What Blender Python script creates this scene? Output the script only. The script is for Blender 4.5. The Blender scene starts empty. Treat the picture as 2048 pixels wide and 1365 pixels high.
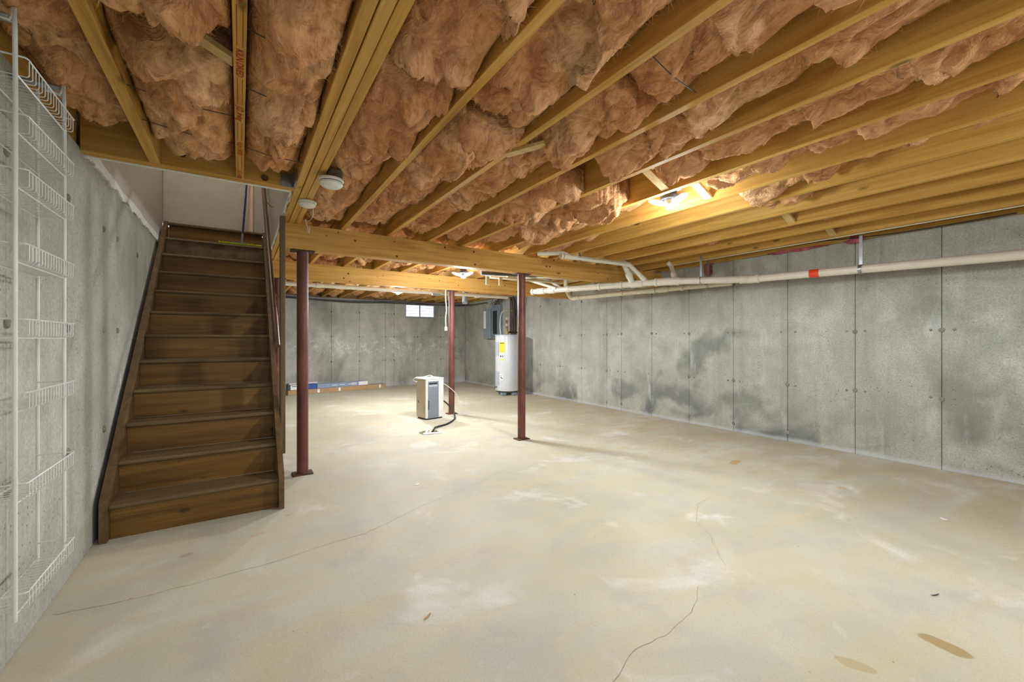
import bpy, bmesh, math, random
import numpy as np
from mathutils import Vector, Matrix

random.seed(7)
scene = bpy.context.scene
COL = scene.collection

# ------------------------------------------------------------------ camera
FPX, CAM_H = 830.0, 1.25
YAW = math.atan(544.0 / FPX)
cam_data = bpy.data.cameras.new('camera')
cam_data.sensor_width = 36.0
cam_data.lens = FPX / 2048.0 * 36.0
cam_data.shift_y = -2.5 / 2048.0
cam_data.clip_start = 0.05
cam = bpy.data.objects.new('camera', cam_data)
COL.objects.link(cam)
cam.location = (0, 0, CAM_H)
cam.rotation_euler = (math.radians(90), 0, -YAW)
scene.camera = cam

# ------------------------------------------------------------------ world, exposure
world = bpy.data.worlds.new('world')
scene.world = world
world.use_nodes = True
world.node_tree.nodes['Background'].inputs[0].default_value = (0.75, 0.85, 1.0, 1)
world.node_tree.nodes['Background'].inputs[1].default_value = 0.6
vs = scene.view_settings
vs.view_transform = 'Standard'
vs.look = 'None'
vs.gamma = 1.0
vs.use_curve_mapping = False
vs.exposure = 1.32
scene.cycles.use_denoising = True
scene.cycles.max_bounces = 6
scene.cycles.diffuse_bounces = 3
scene.cycles.use_adaptive_sampling = True
scene.cycles.adaptive_threshold = 0.06
scene.cycles.caustics_reflective = False
scene.cycles.caustics_refractive = False
scene.cycles.sample_clamp_indirect = 6.0

STAIR_W = 12.0
SPILL = 0.9
LAMP_W = 44.0          # watts of each ceiling lamp
LAMP_COLOR = (0.90, 0.96, 1.0)

# room frame (metres): X across, Y into the depth, Z up
XL, XR, YB, YF = -0.75, 5.63, 11.15, -2.6
ZJ, ZT = 2.31, 2.545      # joist undersides, subfloor underside
RISE, RUN, NOSE0 = 0.216, 0.235, 3.52

# ------------------------------------------------------------------ numpy noise
_rng = np.random.RandomState(3)
_P = _rng.permutation(256); _P = np.concatenate([_P, _P, _P])
_G = _rng.rand(256) * 2 * math.pi
def perlin(x, y, seed=0):
    x = np.asarray(x, float) + seed * 17.31; y = np.asarray(y, float) + seed * 9.17
    xi = np.floor(x).astype(int); yi = np.floor(y).astype(int)
    xf = x - xi; yf = y - yi
    u = xf*xf*xf*(xf*(xf*6-15)+10); v = yf*yf*yf*(yf*(yf*6-15)+10)
    def g(ix, iy, dx, dy):
        a = _G[_P[(_P[ix & 255] + iy) & 255]]
        return np.cos(a)*dx + np.sin(a)*dy
    n00 = g(xi, yi, xf, yf); n10 = g(xi+1, yi, xf-1, yf)
    n01 = g(xi, yi+1, xf, yf-1); n11 = g(xi+1, yi+1, xf-1, yf-1)
    return ((n00*(1-u)+n10*u)*(1-v) + (n01*(1-u)+n11*u)*v) * 1.5
def fbm(x, y, seed=0, o=3):
    s = 0; a = 1.0
    for k in range(o):
        s = s + a*perlin(x*2**k, y*2**k, seed+k*3); a *= 0.5
    return s

# ------------------------------------------------------------------ materials
MATS = {}
class NT:
    def __init__(self, name):
        self.m = bpy.data.materials.new(name); self.m.use_nodes = True
        self.t = self.m.node_tree; self.n = self.t.nodes
        self.b = self.n['Principled BSDF']
        MATS[name] = self.m
    def new(self, kind, **kw):
        nd = self.n.new(kind)
        for k, v in kw.items(): setattr(nd, k, v)
        return nd
    def link(self, a, b): self.t.links.new(a, b)
    def pos(self):  return self.new('ShaderNodeNewGeometry').outputs['Position']
    def obj(self, rnd=True):
        tc = self.new('ShaderNodeTexCoord').outputs['Object']
        if not rnd: return tc
        oi = self.new('ShaderNodeObjectInfo').outputs['Random']
        c = self.new('ShaderNodeCombineXYZ')
        mu = self.math('MULTIPLY', oi, 37.0)
        for i in range(3): self.link(mu, c.inputs[i])
        a = self.new('ShaderNodeVectorMath', operation='ADD')
        self.link(tc, a.inputs[0]); self.link(c.outputs[0], a.inputs[1])
        return a.outputs[0]
    def scale(self, vec, s):
        mp = self.new('ShaderNodeMapping'); mp.inputs['Scale'].default_value = s
        self.link(vec, mp.inputs['Vector']); return mp.outputs[0]
    def noise(self, vec, scale, detail=3, rough=0.55, dist=0.0):
        nd = self.new('ShaderNodeTexNoise')
        nd.inputs['Scale'].default_value = scale; nd.inputs['Detail'].default_value = detail
        nd.inputs['Roughness'].default_value = rough; nd.inputs['Distortion'].default_value = dist
        if vec is not None: self.link(vec, nd.inputs['Vector'])
        return nd.outputs['Fac']
    def voro(self, vec, scale, rand=1.0):
        nd = self.new('ShaderNodeTexVoronoi'); nd.inputs['Scale'].default_value = scale
        nd.inputs['Randomness'].default_value = rand
        self.link(vec, nd.inputs['Vector']); return nd
    def ramp(self, fac, stops, interp='LINEAR'):
        r = self.new('ShaderNodeValToRGB'); cr = r.color_ramp; cr.interpolation = interp
        while len(cr.elements) < len(stops): cr.elements.new(0.5)
        for e, (p, c) in zip(cr.elements, stops):
            e.position = p
            e.color = (c, c, c, 1) if not hasattr(c, '__len__') else (c[0], c[1], c[2], 1)
        self.link(fac, r.inputs[0]); return r.outputs[0]
    def mix(self, fac, a, b, mode='MIX'):
        nd = self.new('ShaderNodeMix', data_type='RGBA', blend_type=mode)
        for val, idx in ((fac, 0), (a, 6), (b, 7)):
            if isinstance(val, (int, float)): nd.inputs[idx].default_value = val
            elif isinstance(val, tuple): nd.inputs[idx].default_value = (val[0], val[1], val[2], 1)
            else: self.link(val, nd.inputs[idx])
        return nd.outputs[2]
    def math(self, op, a, b=None, clamp=False):
        nd = self.new('ShaderNodeMath', operation=op); nd.use_clamp = clamp
        for i, v in enumerate((a, b)):
            if v is None: continue
            if isinstance(v, (int, float)): nd.inputs[i].default_value = v
            else: self.link(v, nd.inputs[i])
        return nd.outputs[0]
    def sep(self, vec):
        s = self.new('ShaderNodeSeparateXYZ'); self.link(vec, s.inputs[0]); return s.outputs
    def bump(self, h, strength=0.3, dist=0.01):
        b = self.new('ShaderNodeBump'); b.inputs['Strength'].default_value = strength
        b.inputs['Distance'].default_value = dist
        self.link(h, b.inputs['Height']); self.link(b.outputs[0], self.b.inputs['Normal'])
    def color(self, c):
        if isinstance(c, tuple): self.b.inputs['Base Color'].default_value = (c[0], c[1], c[2], 1)
        else: self.link(c, self.b.inputs['Base Color'])
    def set(self, rough=0.5, metal=0.0, spec=0.5):
        self.b.inputs['Roughness'].default_value = rough
        self.b.inputs['Metallic'].default_value = metal
        self.b.inputs['Specular IOR Level'].default_value = spec

def lin(r, g, b):
    f = lambda c: (c/255/12.92) if c/255 <= 0.04045 else ((c/255+0.055)/1.055)**2.4
    return (f(r), f(g), f(b))

def plain(name, rgb, rough=0.5, metal=0.0, var=0.08, spec=0.5):
    t = NT(name); c = lin(*rgb)
    n = t.noise(t.obj(), 9.0, 3)
    lo = tuple(x*(1-var*2) for x in c); hi = tuple(min(1, x*(1+var)) for x in c)
    t.color(t.ramp(n, [(0.3, lo), (0.7, hi)])); t.set(rough, metal, spec)
    return t.m

def emit(name, rgb, strength):
    t = NT(name); c = lin(*rgb); t.color(c)
    t.b.inputs['Emission Color'].default_value = (c[0], c[1], c[2], 1)
    t.b.inputs['Emission Strength'].default_value = strength
    t.m.cycles.emission_sampling = 'NONE'
    return t.m

def wood(name, dark, mid, light, axis, knots=True, grain=1.0, rough=0.65):
    t = NT(name); v = t.obj()
    sc = [14.0]*3; sc[axis] = 0.7
    n1 = t.noise(t.scale(v, tuple(sc)), 1.6*grain, 4, 0.6, 0.6)
    sc2 = [60.0]*3; sc2[axis] = 1.6
    n2 = t.noise(t.scale(v, tuple(sc2)), 1.5*grain, 3, 0.6)
    n3 = t.noise(v, 1.3, 2)
    c = t.ramp(n1, [(0.28, lin(*dark)), (0.5, lin(*mid)), (0.74, lin(*light))])
    f = t.ramp(n2, [(0.35, 0.72), (0.65, 1.0)])
    c = t.mix(0.55, c, f, 'MULTIPLY')
    c = t.mix(t.ramp(n3, [(0.35, 0.0), (0.7, 0.35)]), c, tuple(x*0.72 for x in lin(*mid)))
    if knots:
        sk = [5.2]*3; sk[axis] = 2.1
        vo = t.voro(t.scale(v, tuple(sk)), 1.0)
        k = t.ramp(vo.outputs['Distance'], [(0.045, 1.0), (0.10, 0.0)])
        c = t.mix(t.math('MULTIPLY', k, 0.75), c, tuple(x*0.25 for x in lin(*dark)))
    t.color(c); t.set(rough, 0, 0.35); t.bump(n2, 0.25, 0.002)
    return t.m

def concrete_wall(name, kind):
    t = NT(name); p = t.pos(); x, y, z = t.sep(p)
    big = t.noise(p, 0.9, 4, 0.6, 0.4); mid = t.noise(p, 5.0, 4, 0.65); fine = t.noise(p, 70.0, 3, 0.7)
    streak = t.noise(t.scale(p, (3.0, 3.0, 0.28)), 1.4, 3, 0.6, 0.3)
    c = t.ramp(big, [(0.3, lin(170, 170, 160)), (0.5, lin(190, 190, 180)), (0.7, lin(206, 206, 198))])
    c = t.mix(t.ramp(mid, [(0.35, 0.4), (0.62, 0.0)]), c, lin(150, 150, 141))
    c = t.mix(t.ramp(streak, [(0.52, 0.0), (0.72, 0.4)]), c, lin(136, 136, 128))
    c = t.mix(t.ramp(fine, [(0.38, 0.4), (0.6, 0.0)]), c, lin(122, 122, 114))
    # dark blow-holes
    vo = t.voro(t.scale(p, (1, 1, 1.3)), 27.0)
    patch = t.ramp(t.noise(p, 2.3, 3), [(0.42, 0.0), (0.6, 1.0)])
    pit = t.math('MULTIPLY', t.ramp(vo.outputs['Distance'], [(0.12, 1.0), (0.20, 0.0)]),
                 t.math('MULTIPLY', patch, t.ramp(t.sep(vo.outputs['Color'])[0], [(0.55, 0.0), (0.6, 1.0)])))
    c = t.mix(t.math('MULTIPLY', pit, 0.75), c, lin(78, 78, 72))
    if kind == 'right':
        warp = t.math('MULTIPLY', t.math('SUBTRACT', t.noise(p, 1.1, 3), 0.5), 1.5)
        # damp stain rising from the floor, with its own ragged edge
        zz = t.math('ADD', z, warp)
        damp = t.ramp(zz, [(0.0, 0.75), (0.28, 0.5), (0.62, 0.0)])
        blot = t.ramp(t.noise(t.scale(p, (1, 0.8, 0.8)), 1.25, 3, 0.6, 0.8), [(0.46, 0.0), (0.62, 1.0)])
        c = t.mix(t.math('MULTIPLY', damp, blot), c, lin(84, 88, 90))
        blot2 = t.ramp(t.noise(t.scale(p, (1, 0.9, 1.1)), 0.9, 4, 0.65, 0.4), [(0.55, 0.0), (0.68, 0.4)])
        c = t.mix(blot2, c, lin(122, 124, 118))
        # damp patches (centre y, z, half sizes, tilt)
        wn = t.new('ShaderNodeTexNoise'); wn.inputs['Scale'].default_value = 3.2; wn.inputs['Detail'].default_value = 5
        t.link(p, wn.inputs['Vector'])
        ws = t.new('ShaderNodeVectorMath', operation='SUBTRACT'); ws.inputs[1].default_value = (0.5, 0.5, 0.5); t.link(wn.outputs['Color'], ws.inputs[0])
        wk = t.new('ShaderNodeVectorMath', operation='SCALE'); wk.inputs['Scale'].default_value = 0.9; t.link(ws.outputs[0], wk.inputs[0])
        wa = t.new('ShaderNodeVectorMath', operation='ADD'); t.link(p, wa.inputs[0]); t.link(wk.outputs[0], wa.inputs[1])
        for (cy, cz, ry, rz, an, col, op) in ((3.50, 1.10, 0.62, 0.24, -0.75, (92, 95, 95), 0.58), (3.95, 0.42, 0.75, 0.26, 0.15, (90, 94, 98), 0.6),
                                              (4.9, 0.35, 0.5, 0.24, 0.0, (92, 98, 104), 0.6), (0.95, 0.62, 0.42, 0.5, 0.1, (116, 116, 108), 0.6), (2.95, 0.4, 0.35, 0.3, 0.2, (104, 106, 102), 0.55),
                                              (1.25, 1.55, 0.3, 0.35, 0.0, (128, 128, 120), 0.45)):
            mp = t.new('ShaderNodeMapping', vector_type='TEXTURE'); mp.inputs['Location'].default_value = (0, cy, cz)
            mp.inputs['Rotation'].default_value = (an, 0, 0); mp.inputs['Scale'].default_value = (1, ry, rz)
            t.link(wa.outputs[0], mp.inputs['Vector']); q = t.sep(mp.outputs[0]); cc = t.new('ShaderNodeCombineXYZ')
            t.link(q[1], cc.inputs[0]); t.link(q[2], cc.inputs[1])
            ln = t.new('ShaderNodeVectorMath', operation='LENGTH'); t.link(cc.outputs[0], ln.inputs[0])
            c = t.mix(t.math('MULTIPLY', t.ramp(ln.outputs['Value'], [(0.35, 1.0), (1.0, 0.0)]), op), c, lin(*col))
        white = t.ramp(t.noise(t.scale(p, (1, 2, 0.5)), 2.5, 4, 0.6), [(0.60, 0.0), (0.72, 0.45)])
        c = t.mix(white, c, lin(205, 207, 208))
        foot = t.ramp(t.math('ADD', z, t.math('MULTIPLY', t.noise(p, 6.0, 3), 0.05)), [(0.05, 0.6), (0.085, 0.0)])
        c = t.mix(foot, c, lin(196, 199, 202))
    if kind == 'back':
        zz = t.math('ADD', z, t.math('MULTIPLY', t.noise(p, 2.0, 3), 0.5))
        band = t.ramp(zz, [(1.0, 0.0), (1.2, 0.9), (1.35, 0.8), (1.5, 0.0)]) if False else None
        d = t.math('ABSOLUTE', t.math('SUBTRACT', zz, 1.28))
        bandf = t.ramp(d, [(0.06, 1.0), (0.3, 0.0)])
        eff = t.ramp(t.noise(p, 9.0, 4, 0.7), [(0.52, 0.0), (0.62, 1.0)])
        c = t.mix(t.math('MULTIPLY', t.math('MULTIPLY', bandf, eff), 0.5), c, lin(226, 228, 230))
        foot = t.ramp(t.math('ADD', z, t.math('MULTIPLY', t.noise(p, 3.0, 3), 0.25)), [(0.16, 0.65), (0.34, 0.0)])
        c = t.mix(foot, c, lin(198, 201, 204))
        dk = t.ramp(t.noise(t.scale(p, (1, 1, 0.5)), 1.0, 3, 0.6, 0.6), [(0.5, 0.0), (0.66, 0.5)])
        c = t.mix(dk, c, lin(96, 98, 94))
    if kind == 'left':
        c = t.mix(0.12, c, lin(196, 197, 193))
        drip = t.ramp(t.noise(t.scale(p, (7, 7, 0.9)), 1.6, 2), [(0.70, 0.0), (0.74, 0.85)])
        hi = t.ramp(t.math('MULTIPLY', t.math('SUBTRACT', y, 3.4), 0.5), [(0.0, 0.0), (0.1, 1.0)])
        c = t.mix(t.math('MULTIPLY', drip, hi), c, lin(228, 229, 228))
    t.color(c); t.set(0.9, 0, 0.2)
    t.bump(t.noise(p, 26.0, 2, 0.7), 0.45, 0.006)
    return t.m

def concrete_floor():
    t = NT('concrete_floor'); p = t.pos(); x, y, z = t.sep(p)
    big = t.noise(p, 0.55, 4, 0.6, 0.5); mid = t.noise(p, 2.6, 5, 0.65, 0.3); fine = t.noise(p, 110.0, 2, 0.7)
    trow = t.noise(t.scale(p, (1.0, 2.8, 1.0)), 1.5, 4, 0.6, 0.9)
    c = t.ramp(big, [(0.32, lin(174, 173, 151)), (0.5, lin(193, 191, 171)), (0.7, lin(209, 208, 190))])
    c = t.mix(t.ramp(trow, [(0.43, 0.0), (0.66, 0.6)]), c, lin(198, 184, 150))
    c = t.mix(t.ramp(mid, [(0.34, 0.5), (0.5, 0.0)]), c, lin(176, 174, 166))
    c = t.mix(t.ramp(t.noise(p, 1.7, 4, 0.6, 0.6), [(0.58, 0.0), (0.7, 0.5)]), c, lin(232, 231, 226))
    c = t.mix(t.ramp(fine, [(0.34, 0.22), (0.52, 0.0)]), c, lin(148, 142, 126))
    # rusty tan cast of the screed along the right-hand wall
    rw = t.ramp(t.math('MULTIPLY', t.math('ADD', t.math('SUBTRACT', x, 3.6), t.math('MULTIPLY', t.noise(p, 1.2, 3), 1.2)), 0.4),
                [(0.25, 0.0), (0.7, 0.45)])
    c = t.mix(t.math('MULTIPLY', rw, t.ramp(trow, [(0.4, 0.2), (0.62, 1.0)])), c, lin(172, 148, 116))
    # specks
    vo = t.voro(p, 13.0)
    sp = t.math('MULTIPLY', t.ramp(vo.outputs['Distance'], [(0.035, 1.0), (0.06, 0.0)]),
                t.ramp(t.sep(vo.outputs['Color'])[1], [(0.80, 0.0), (0.82, 1.0)]))
    c = t.mix(t.math('MULTIPLY', sp, 0.7), c, lin(92, 80, 66))
    # spilled tan stains (centre x, y, half length, half width, angle)
    wv = t.new('ShaderNodeTexNoise'); wv.inputs['Scale'].default_value = 7.0; wv.inputs['Detail'].default_value = 4
    t.link(p, wv.inputs['Vector'])
    w0 = t.new('ShaderNodeVectorMath', operation='SUBTRACT'); w0.inputs[1].default_value = (0.5, 0.5, 0.5)
    t.link(wv.outputs['Color'], w0.inputs[0])
    w1 = t.new('ShaderNodeVectorMath', operation='SCALE'); w1.inputs['Scale'].default_value = 0.07
    t.link(w0.outputs[0], w1.inputs[0])
    w2 = t.new('ShaderNodeVectorMath', operation='ADD'); t.link(p, w2.inputs[0]); t.link(w1.outputs[0], w2.inputs[1])
    for (sx, sy, a, b, ang, col, op) in (
            (2.405, 0.44, 0.085, 0.042, -1.5, (158, 132, 84), 0.8), (1.98, 0.61, 0.07, 0.034, -1.2, (172, 150, 110), 0.6),
            (4.22, 2.29, 0.11, 0.04, 0.3, (182, 142, 96), 0.75), (4.24, 1.40, 0.05, 0.03, 0.2, (190, 162, 114), 0.6),
            (-0.25, 3.05, 0.03, 0.02, 0.4, (176, 132, 92), 0.5), (0.10, 3.12, 0.04, 0.025, 0.2, (184, 144, 110), 0.4),
            (0.30, 3.35, 0.035, 0.014, 0.5, (182, 136, 96), 0.5)):
        mp = t.new('ShaderNodeMapping', vector_type='TEXTURE')
        mp.inputs['Location'].default_value = (sx, sy, 0); mp.inputs['Rotation'].default_value = (0, 0, ang)
        mp.inputs['Scale'].default_value = (a, b, 1)
        t.link(w2.outputs[0], mp.inputs['Vector'])
        xyz = t.sep(mp.outputs[0]); cc = t.new('ShaderNodeCombineXYZ')
        t.link(xyz[0], cc.inputs[0]); t.link(xyz[1], cc.inputs[1])
        ln = t.new('ShaderNodeVectorMath', operation='LENGTH'); t.link(cc.outputs[0], ln.inputs[0])
        c = t.mix(t.math('MULTIPLY', t.ramp(ln.outputs['Value'], [(0.86, 1.0), (1.0, 0.0)]), op), c, lin(*col))
    t.color(c); t.set(0.62, 0, 0.35)
    t.bump(t.noise(p, 30.0, 3, 0.7), 0.16, 0.006)
    return t.m

def insulation():
    t = NT('insulation'); v = t.obj(False); p = t.pos()
    warp = t.new('ShaderNodeTexNoise'); warp.inputs['Scale'].default_value = 5.0; warp.inputs['Detail'].default_value = 2
    t.link(p, warp.inputs['Vector'])
    sc = t.new('ShaderNodeVectorMath', operation='SCALE'); sc.inputs['Scale'].default_value = 0.2
    t.link(warp.outputs['Color'], sc.inputs[0])
    ad = t.new('ShaderNodeVectorMath', operation='ADD'); t.link(p, ad.inputs[0]); t.link(sc.outputs[0], ad.inputs[1])
    fib = t.noise(t.scale(ad.outputs[0], (15, 6, 15)), 1.6, 4, 0.62)
    fib2 = t.noise(t.scale(ad.outputs[0], (90, 22, 90)), 1.4, 2, 0.6)
    big = t.noise(p, 2.2, 1, 0.6)
    c = t.ramp(big, [(0.3, lin(208, 146, 94)), (0.5, lin(226, 172, 122)), (0.72, lin(240, 196, 152))])
    c = t.mix(t.ramp(fib, [(0.34, 0.7), (0.58, 0.0)]), c, lin(152, 94, 54))
    c = t.mix(t.ramp(fib2, [(0.5, 0.0), (0.75, 0.35)]), c, lin(238, 206, 176))
    oi = t.new('ShaderNodeObjectInfo').outputs['Random']
    c = t.mix(t.ramp(oi, [(0.0, 0.0), (1.0, 0.3)]), c, lin(212, 148, 106))
    t.color(c); t.set(1.0, 0, 0.05)
    h = t.math('ADD', fib, t.math('MULTIPLY', fib2, 0.2))
    t.bump(h, 0.85, 0.028)
    return t.m

M_WALL_L = concrete_wall('concrete_left', 'left')
M_WALL_R = concrete_wall('concrete_right', 'right')
M_WALL_B = concrete_wall('concrete_back', 'back')
M_FLOOR = concrete_floor()
M_INS = insulation()
M_SEAM = plain('seam_grout', (96, 96, 90), 0.95, var=0.2)
M_TIE = plain('tie_mark', (138, 137, 128), 0.95, var=0.25)
M_JOIST = wood('joist_pine', (178, 130, 54), (212, 164, 80), (228, 186, 106), 1)
M_GIRD = wood('girder_pine', (182, 132, 60), (216, 166, 86), (230, 186, 108), 0)
M_BRIDGE = wood('bridging_pine', (188, 152, 92), (214, 182, 122), (226, 198, 142), 0, False)
M_PLY = wood('subfloor_ply', (120, 88, 48), (146, 108, 60), (158, 122, 74), 1, False)
M_TREAD = wood('stair_tread', (82, 62, 40), (118, 94, 63), (144, 120, 86), 0, False, rough=0.5)
M_RISER = wood('stair_riser', (84, 54, 22), (128, 90, 40), (150, 112, 56), 0, True, 0.8, rough=0.5)
M_STRING = wood('stair_stringer', (80, 58, 34), (110, 84, 52), (130, 102, 68), 1, False, rough=0.5)
M_POST = wood('post_wood', (82, 66, 44), (112, 92, 64), (130, 108, 78), 2, False)
M_RAIL = wood('rail_wood', (58, 36, 20), (88, 58, 34), (104, 72, 44), 1, False, rough=0.35)
M_WORN = plain('worn_riser', (122, 104, 78), 0.9, var=0.25)
M_DRY = plain('drywall', (190, 184, 172), 0.95, var=0.03)
M_MUD = plain('joint_compound', (232, 231, 228), 0.9, var=0.03)
M_LIT_JAMB = plain('lit_door_jamb', (240, 214, 190), 0.6, var=0.02)  # peach tone holds the warm light on the door edge
M_RED = None
def red_paint():
    t = NT('red_oxide'); v = t.obj()
    n = t.noise(t.scale(v, (1, 1, 0.35)), 9.0, 4, 0.7); s = t.noise(t.scale(v, (2, 2, 0.5)), 22.0, 4, 0.75)
    c = t.ramp(n, [(0.3, lin(84, 50, 40)), (0.55, lin(112, 66, 54)), (0.75, lin(134, 86, 70))])
    c = t.mix(t.ramp(s, [(0.66, 0.0), (0.72, 0.7)]), c, lin(186, 140, 120))
    t.color(c); t.set(0.5, 0, 0.4); t.bump(n, 0.1, 0.002); return t.m
M_RED = red_paint()
M_RUST = plain('rusty_plate', (92, 62, 46), 0.85, var=0.25)
M_PVC = plain('white_pvc', (226, 218, 202), 0.35, var=0.03)
M_PVC2 = plain('cream_pvc', (216, 206, 180), 0.4, var=0.04)
M_PRINT = plain('pipe_print', (110, 96, 92), 0.7)
M_TAPE = plain('orange_tape', (236, 74, 32), 0.5, var=0.02)
M_GALV = plain('galvanised', (168, 172, 176), 0.35, 0.8, var=0.12)
M_WIRE = plain('white_wire', (226, 226, 224), 0.35, var=0.05)
M_WHITE = plain('white_plastic', (232, 231, 226), 0.4, var=0.02)
M_CREAM = plain('cream_plastic', (206, 194, 168), 0.5, var=0.03)
M_GREYP = plain('grey_plastic', (128, 136, 148), 0.35, var=0.03)
M_DARKG = plain('dark_grey', (66, 68, 72), 0.5, var=0.08)
M_BLACK = plain('black_rubber', (34, 34, 36), 0.55, var=0.1)
M_PANEL = plain('panel_grey', (134, 146, 154), 0.45, var=0.05)
M_PANELD = plain('panel_dark', (118, 132, 144), 0.45, var=0.08)
M_TANK = plain('tank_enamel', (205, 208, 212), 0.3, var=0.03)
M_TANKP = plain('tank_panel', (180, 186, 198), 0.4, var=0.03)
M_YEL = plain('yellow_sticker', (238, 222, 22), 0.5, var=0.02)
M_PAPER = plain('white_sticker', (236, 236, 232), 0.6, var=0.02)
M_INK = plain('black_ink', (30, 30, 30), 0.7)
M_CARD = plain('cardboard', (182, 148, 112), 0.85, var=0.06)
M_BOXG = plain('blue_grey_carton', (138, 154, 178), 0.5, var=0.04)
M_BLUE = plain('blue_print', (44, 84, 166), 0.45, var=0.05)
M_MOP = plain('mop_yellow', (208, 214, 44), 0.95, var=0.15)
M_NAVY = plain('navy_handle', (40, 44, 96), 0.3, var=0.05)
M_REDINK = plain('red_ink', (158, 48, 18), 0.8, var=0.1)
M_CABLE = plain('dark_cable', (58, 54, 54), 0.6, var=0.15)
M_CABLEG = plain('grey_cable', (150, 154, 162), 0.55, var=0.1)
M_BROWN = plain('brown_cable', (116, 90, 68), 0.6, var=0.2)
M_BRASS = plain('brass', (172, 150, 62), 0.4, 0.6)
M_PIT = plain('pit_concrete', (120, 114, 96), 0.95, var=0.2)
M_CRACK = plain('crack_line', (150, 136, 110), 0.95, var=0.2)
M_PINK = plain('pink_fluff', (186, 104, 112), 1.0, var=0.25, spec=0.05)
M_LED = emit('led_lens', (252, 254, 255), 4.0)
M_SKYL = emit('daylit_pane', (240, 246, 255), 0.36)
M_BOXD = plain('detector_box', (112, 106, 90), 0.7, var=0.12)
M_SLIP = plain('clear_sleeve', (214, 196, 150), 0.3, var=0.05)
M_GREENP = plain('pale_detector', (222, 232, 220), 0.4, var=0.02)

# ------------------------------------------------------------------ mesh helpers
def finish(bm, name, mat, parent=None, origin=None, local=False, smooth=False, bevel=0.0, mats=None):
    if bevel > 0:
        bmesh.ops.bevel(bm, geom=bm.edges[:], offset=bevel, segments=1, affect='EDGES', profile=0.5)
    off = Vector((0, 0, 0))
    if not local:
        if parent is not None:
            q = parent
            while q is not None: off += q.location; q = q.parent
        if origin is not None: off = off * 0 + Vector(origin) if parent is None else off
    if off.length: bmesh.ops.translate(bm, verts=bm.verts[:], vec=-off)
    bmesh.ops.recalc_face_normals(bm, faces=bm.faces[:])
    me = bpy.data.meshes.new(name); bm.to_mesh(me); bm.free()
    if smooth:
        me.polygons.foreach_set('use_smooth', [True]*len(me.polygons))
        if smooth == 'auto':
            me.set_sharp_from_angle(angle=math.radians(40))
    me.materials.append(mat)
    o = bpy.data.objects.new(name, me); COL.objects.link(o)
    if parent is not None: o.parent = parent
    elif origin is not None: o.location = origin
    return o

def tag(o, label, cat, group=None):
    o['label'] = label; o['category'] = cat
    if group: o['group'] = group
    return o

def thing(name, label, cat, loc, group=None, rotz=0.0):
    o = bpy.data.objects.new(name, None); COL.objects.link(o)
    o.empty_display_size = 0.1
    o.location = loc; o.rotation_euler = (0, 0, rotz)
    return tag(o, label, cat, group)

def structure(o): o['kind'] = 'structure'; return o

def box(bm, a, b):
    x0, y0, z0 = a; x1, y1, z1 = b
    vs_ = [bm.verts.new(c) for c in ((x0,y0,z0),(x1,y0,z0),(x1,y1,z0),(x0,y1,z0),(x0,y0,z1),(x1,y0,z1),(x1,y1,z1),(x0,y1,z1))]
    for f in ((0,3,2,1),(4,5,6,7),(0,1,5,4),(1,2,6,5),(2,3,7,6),(3,0,4,7)): bm.faces.new([vs_[i] for i in f])
    return vs_

def B(a, b):
    bm = bmesh.new(); box(bm, a, b); return bm

def frame_of(d):
    d = d.normalized()
    u = d.cross(Vector((0, 0, 1)))
    if u.length < 1e-4: u = Vector((1, 0, 0))
    u.normalize(); return u, d.cross(u).normalized()

def tube(bm, pts, r, seg=10, cap=True, radii=None):
    pts = [Vector(p) for p in pts]; rings = []
    u = None
    for i, p in enumerate(pts):
        if i == 0: d = pts[1]-pts[0]
        elif i == len(pts)-1: d = pts[-1]-pts[-2]
        else: d = (pts[i+1]-p).normalized() + (p-pts[i-1]).normalized()
        if d.length < 1e-9: d = pts[i]-pts[i-1]
        d.normalize()
        if u is None: u, w = frame_of(d)
        else:
            u = (u - d*u.dot(d))
            if u.length < 1e-5: u, w = frame_of(d)
            u.normalize(); w = d.cross(u)
        rr = radii[i] if radii else r
        rings.append([bm.verts.new(p + (u*math.cos(2*math.pi*k/seg) + w*math.sin(2*math.pi*k/seg))*rr) for k in range(seg)])
    for a, b in zip(rings, rings[1:]):
        for k in range(seg): bm.faces.new((a[k], a[(k+1) % seg], b[(k+1) % seg], b[k]))
    if cap:
        bm.faces.new(rings[0][::-1]); bm.faces.new(rings[-1])

def T(pts, r, seg=10, **k):
    bm = bmesh.new(); tube(bm, pts, r, seg, **k); return bm

def lathe(bm, prof, c=(0, 0, 0), seg=28):
    rings = []
    for r, z in prof:
        rings.append([bm.verts.new((c[0]+r*math.cos(2*math.pi*k/seg), c[1]+r*math.sin(2*math.pi*k/seg), c[2]+z)) for k in range(seg)])
    for a, b in zip(rings, rings[1:]):
        for k in range(seg): bm.faces.new((a[k], a[(k+1) % seg], b[(k+1) % seg], b[k]))
    bm.faces.new(rings[0][::-1]); bm.faces.new(rings[-1])

def prism_x(bm, poly, x0, x1):
    a = [bm.verts.new((x0, y, z)) for y, z in poly]; b = [bm.verts.new((x1, y, z)) for y, z in poly]
    n = len(poly)
    bm.faces.new(a); bm.faces.new(b[::-1])
    for i in range(n): bm.faces.new((a[i], b[i], b[(i+1) % n], a[(i+1) % n]))

def smooth_path(pts, n=8):
    P = [Vector(p) for p in pts]; out = []
    for i in range(len(P)-1):
        p0 = P[max(0, i-1)]; p1 = P[i]; p2 = P[i+1]; p3 = P[min(len(P)-1, i+2)]
        for k in range(n):
            s = k/n
            out.append(0.5*((2*p1) + (p2-p0)*s + (2*p0-5*p1+4*p2-p3)*s*s + (3*p1-p0-3*p2+p3)*s**3))
    out.append(P[-1]); return out

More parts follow.
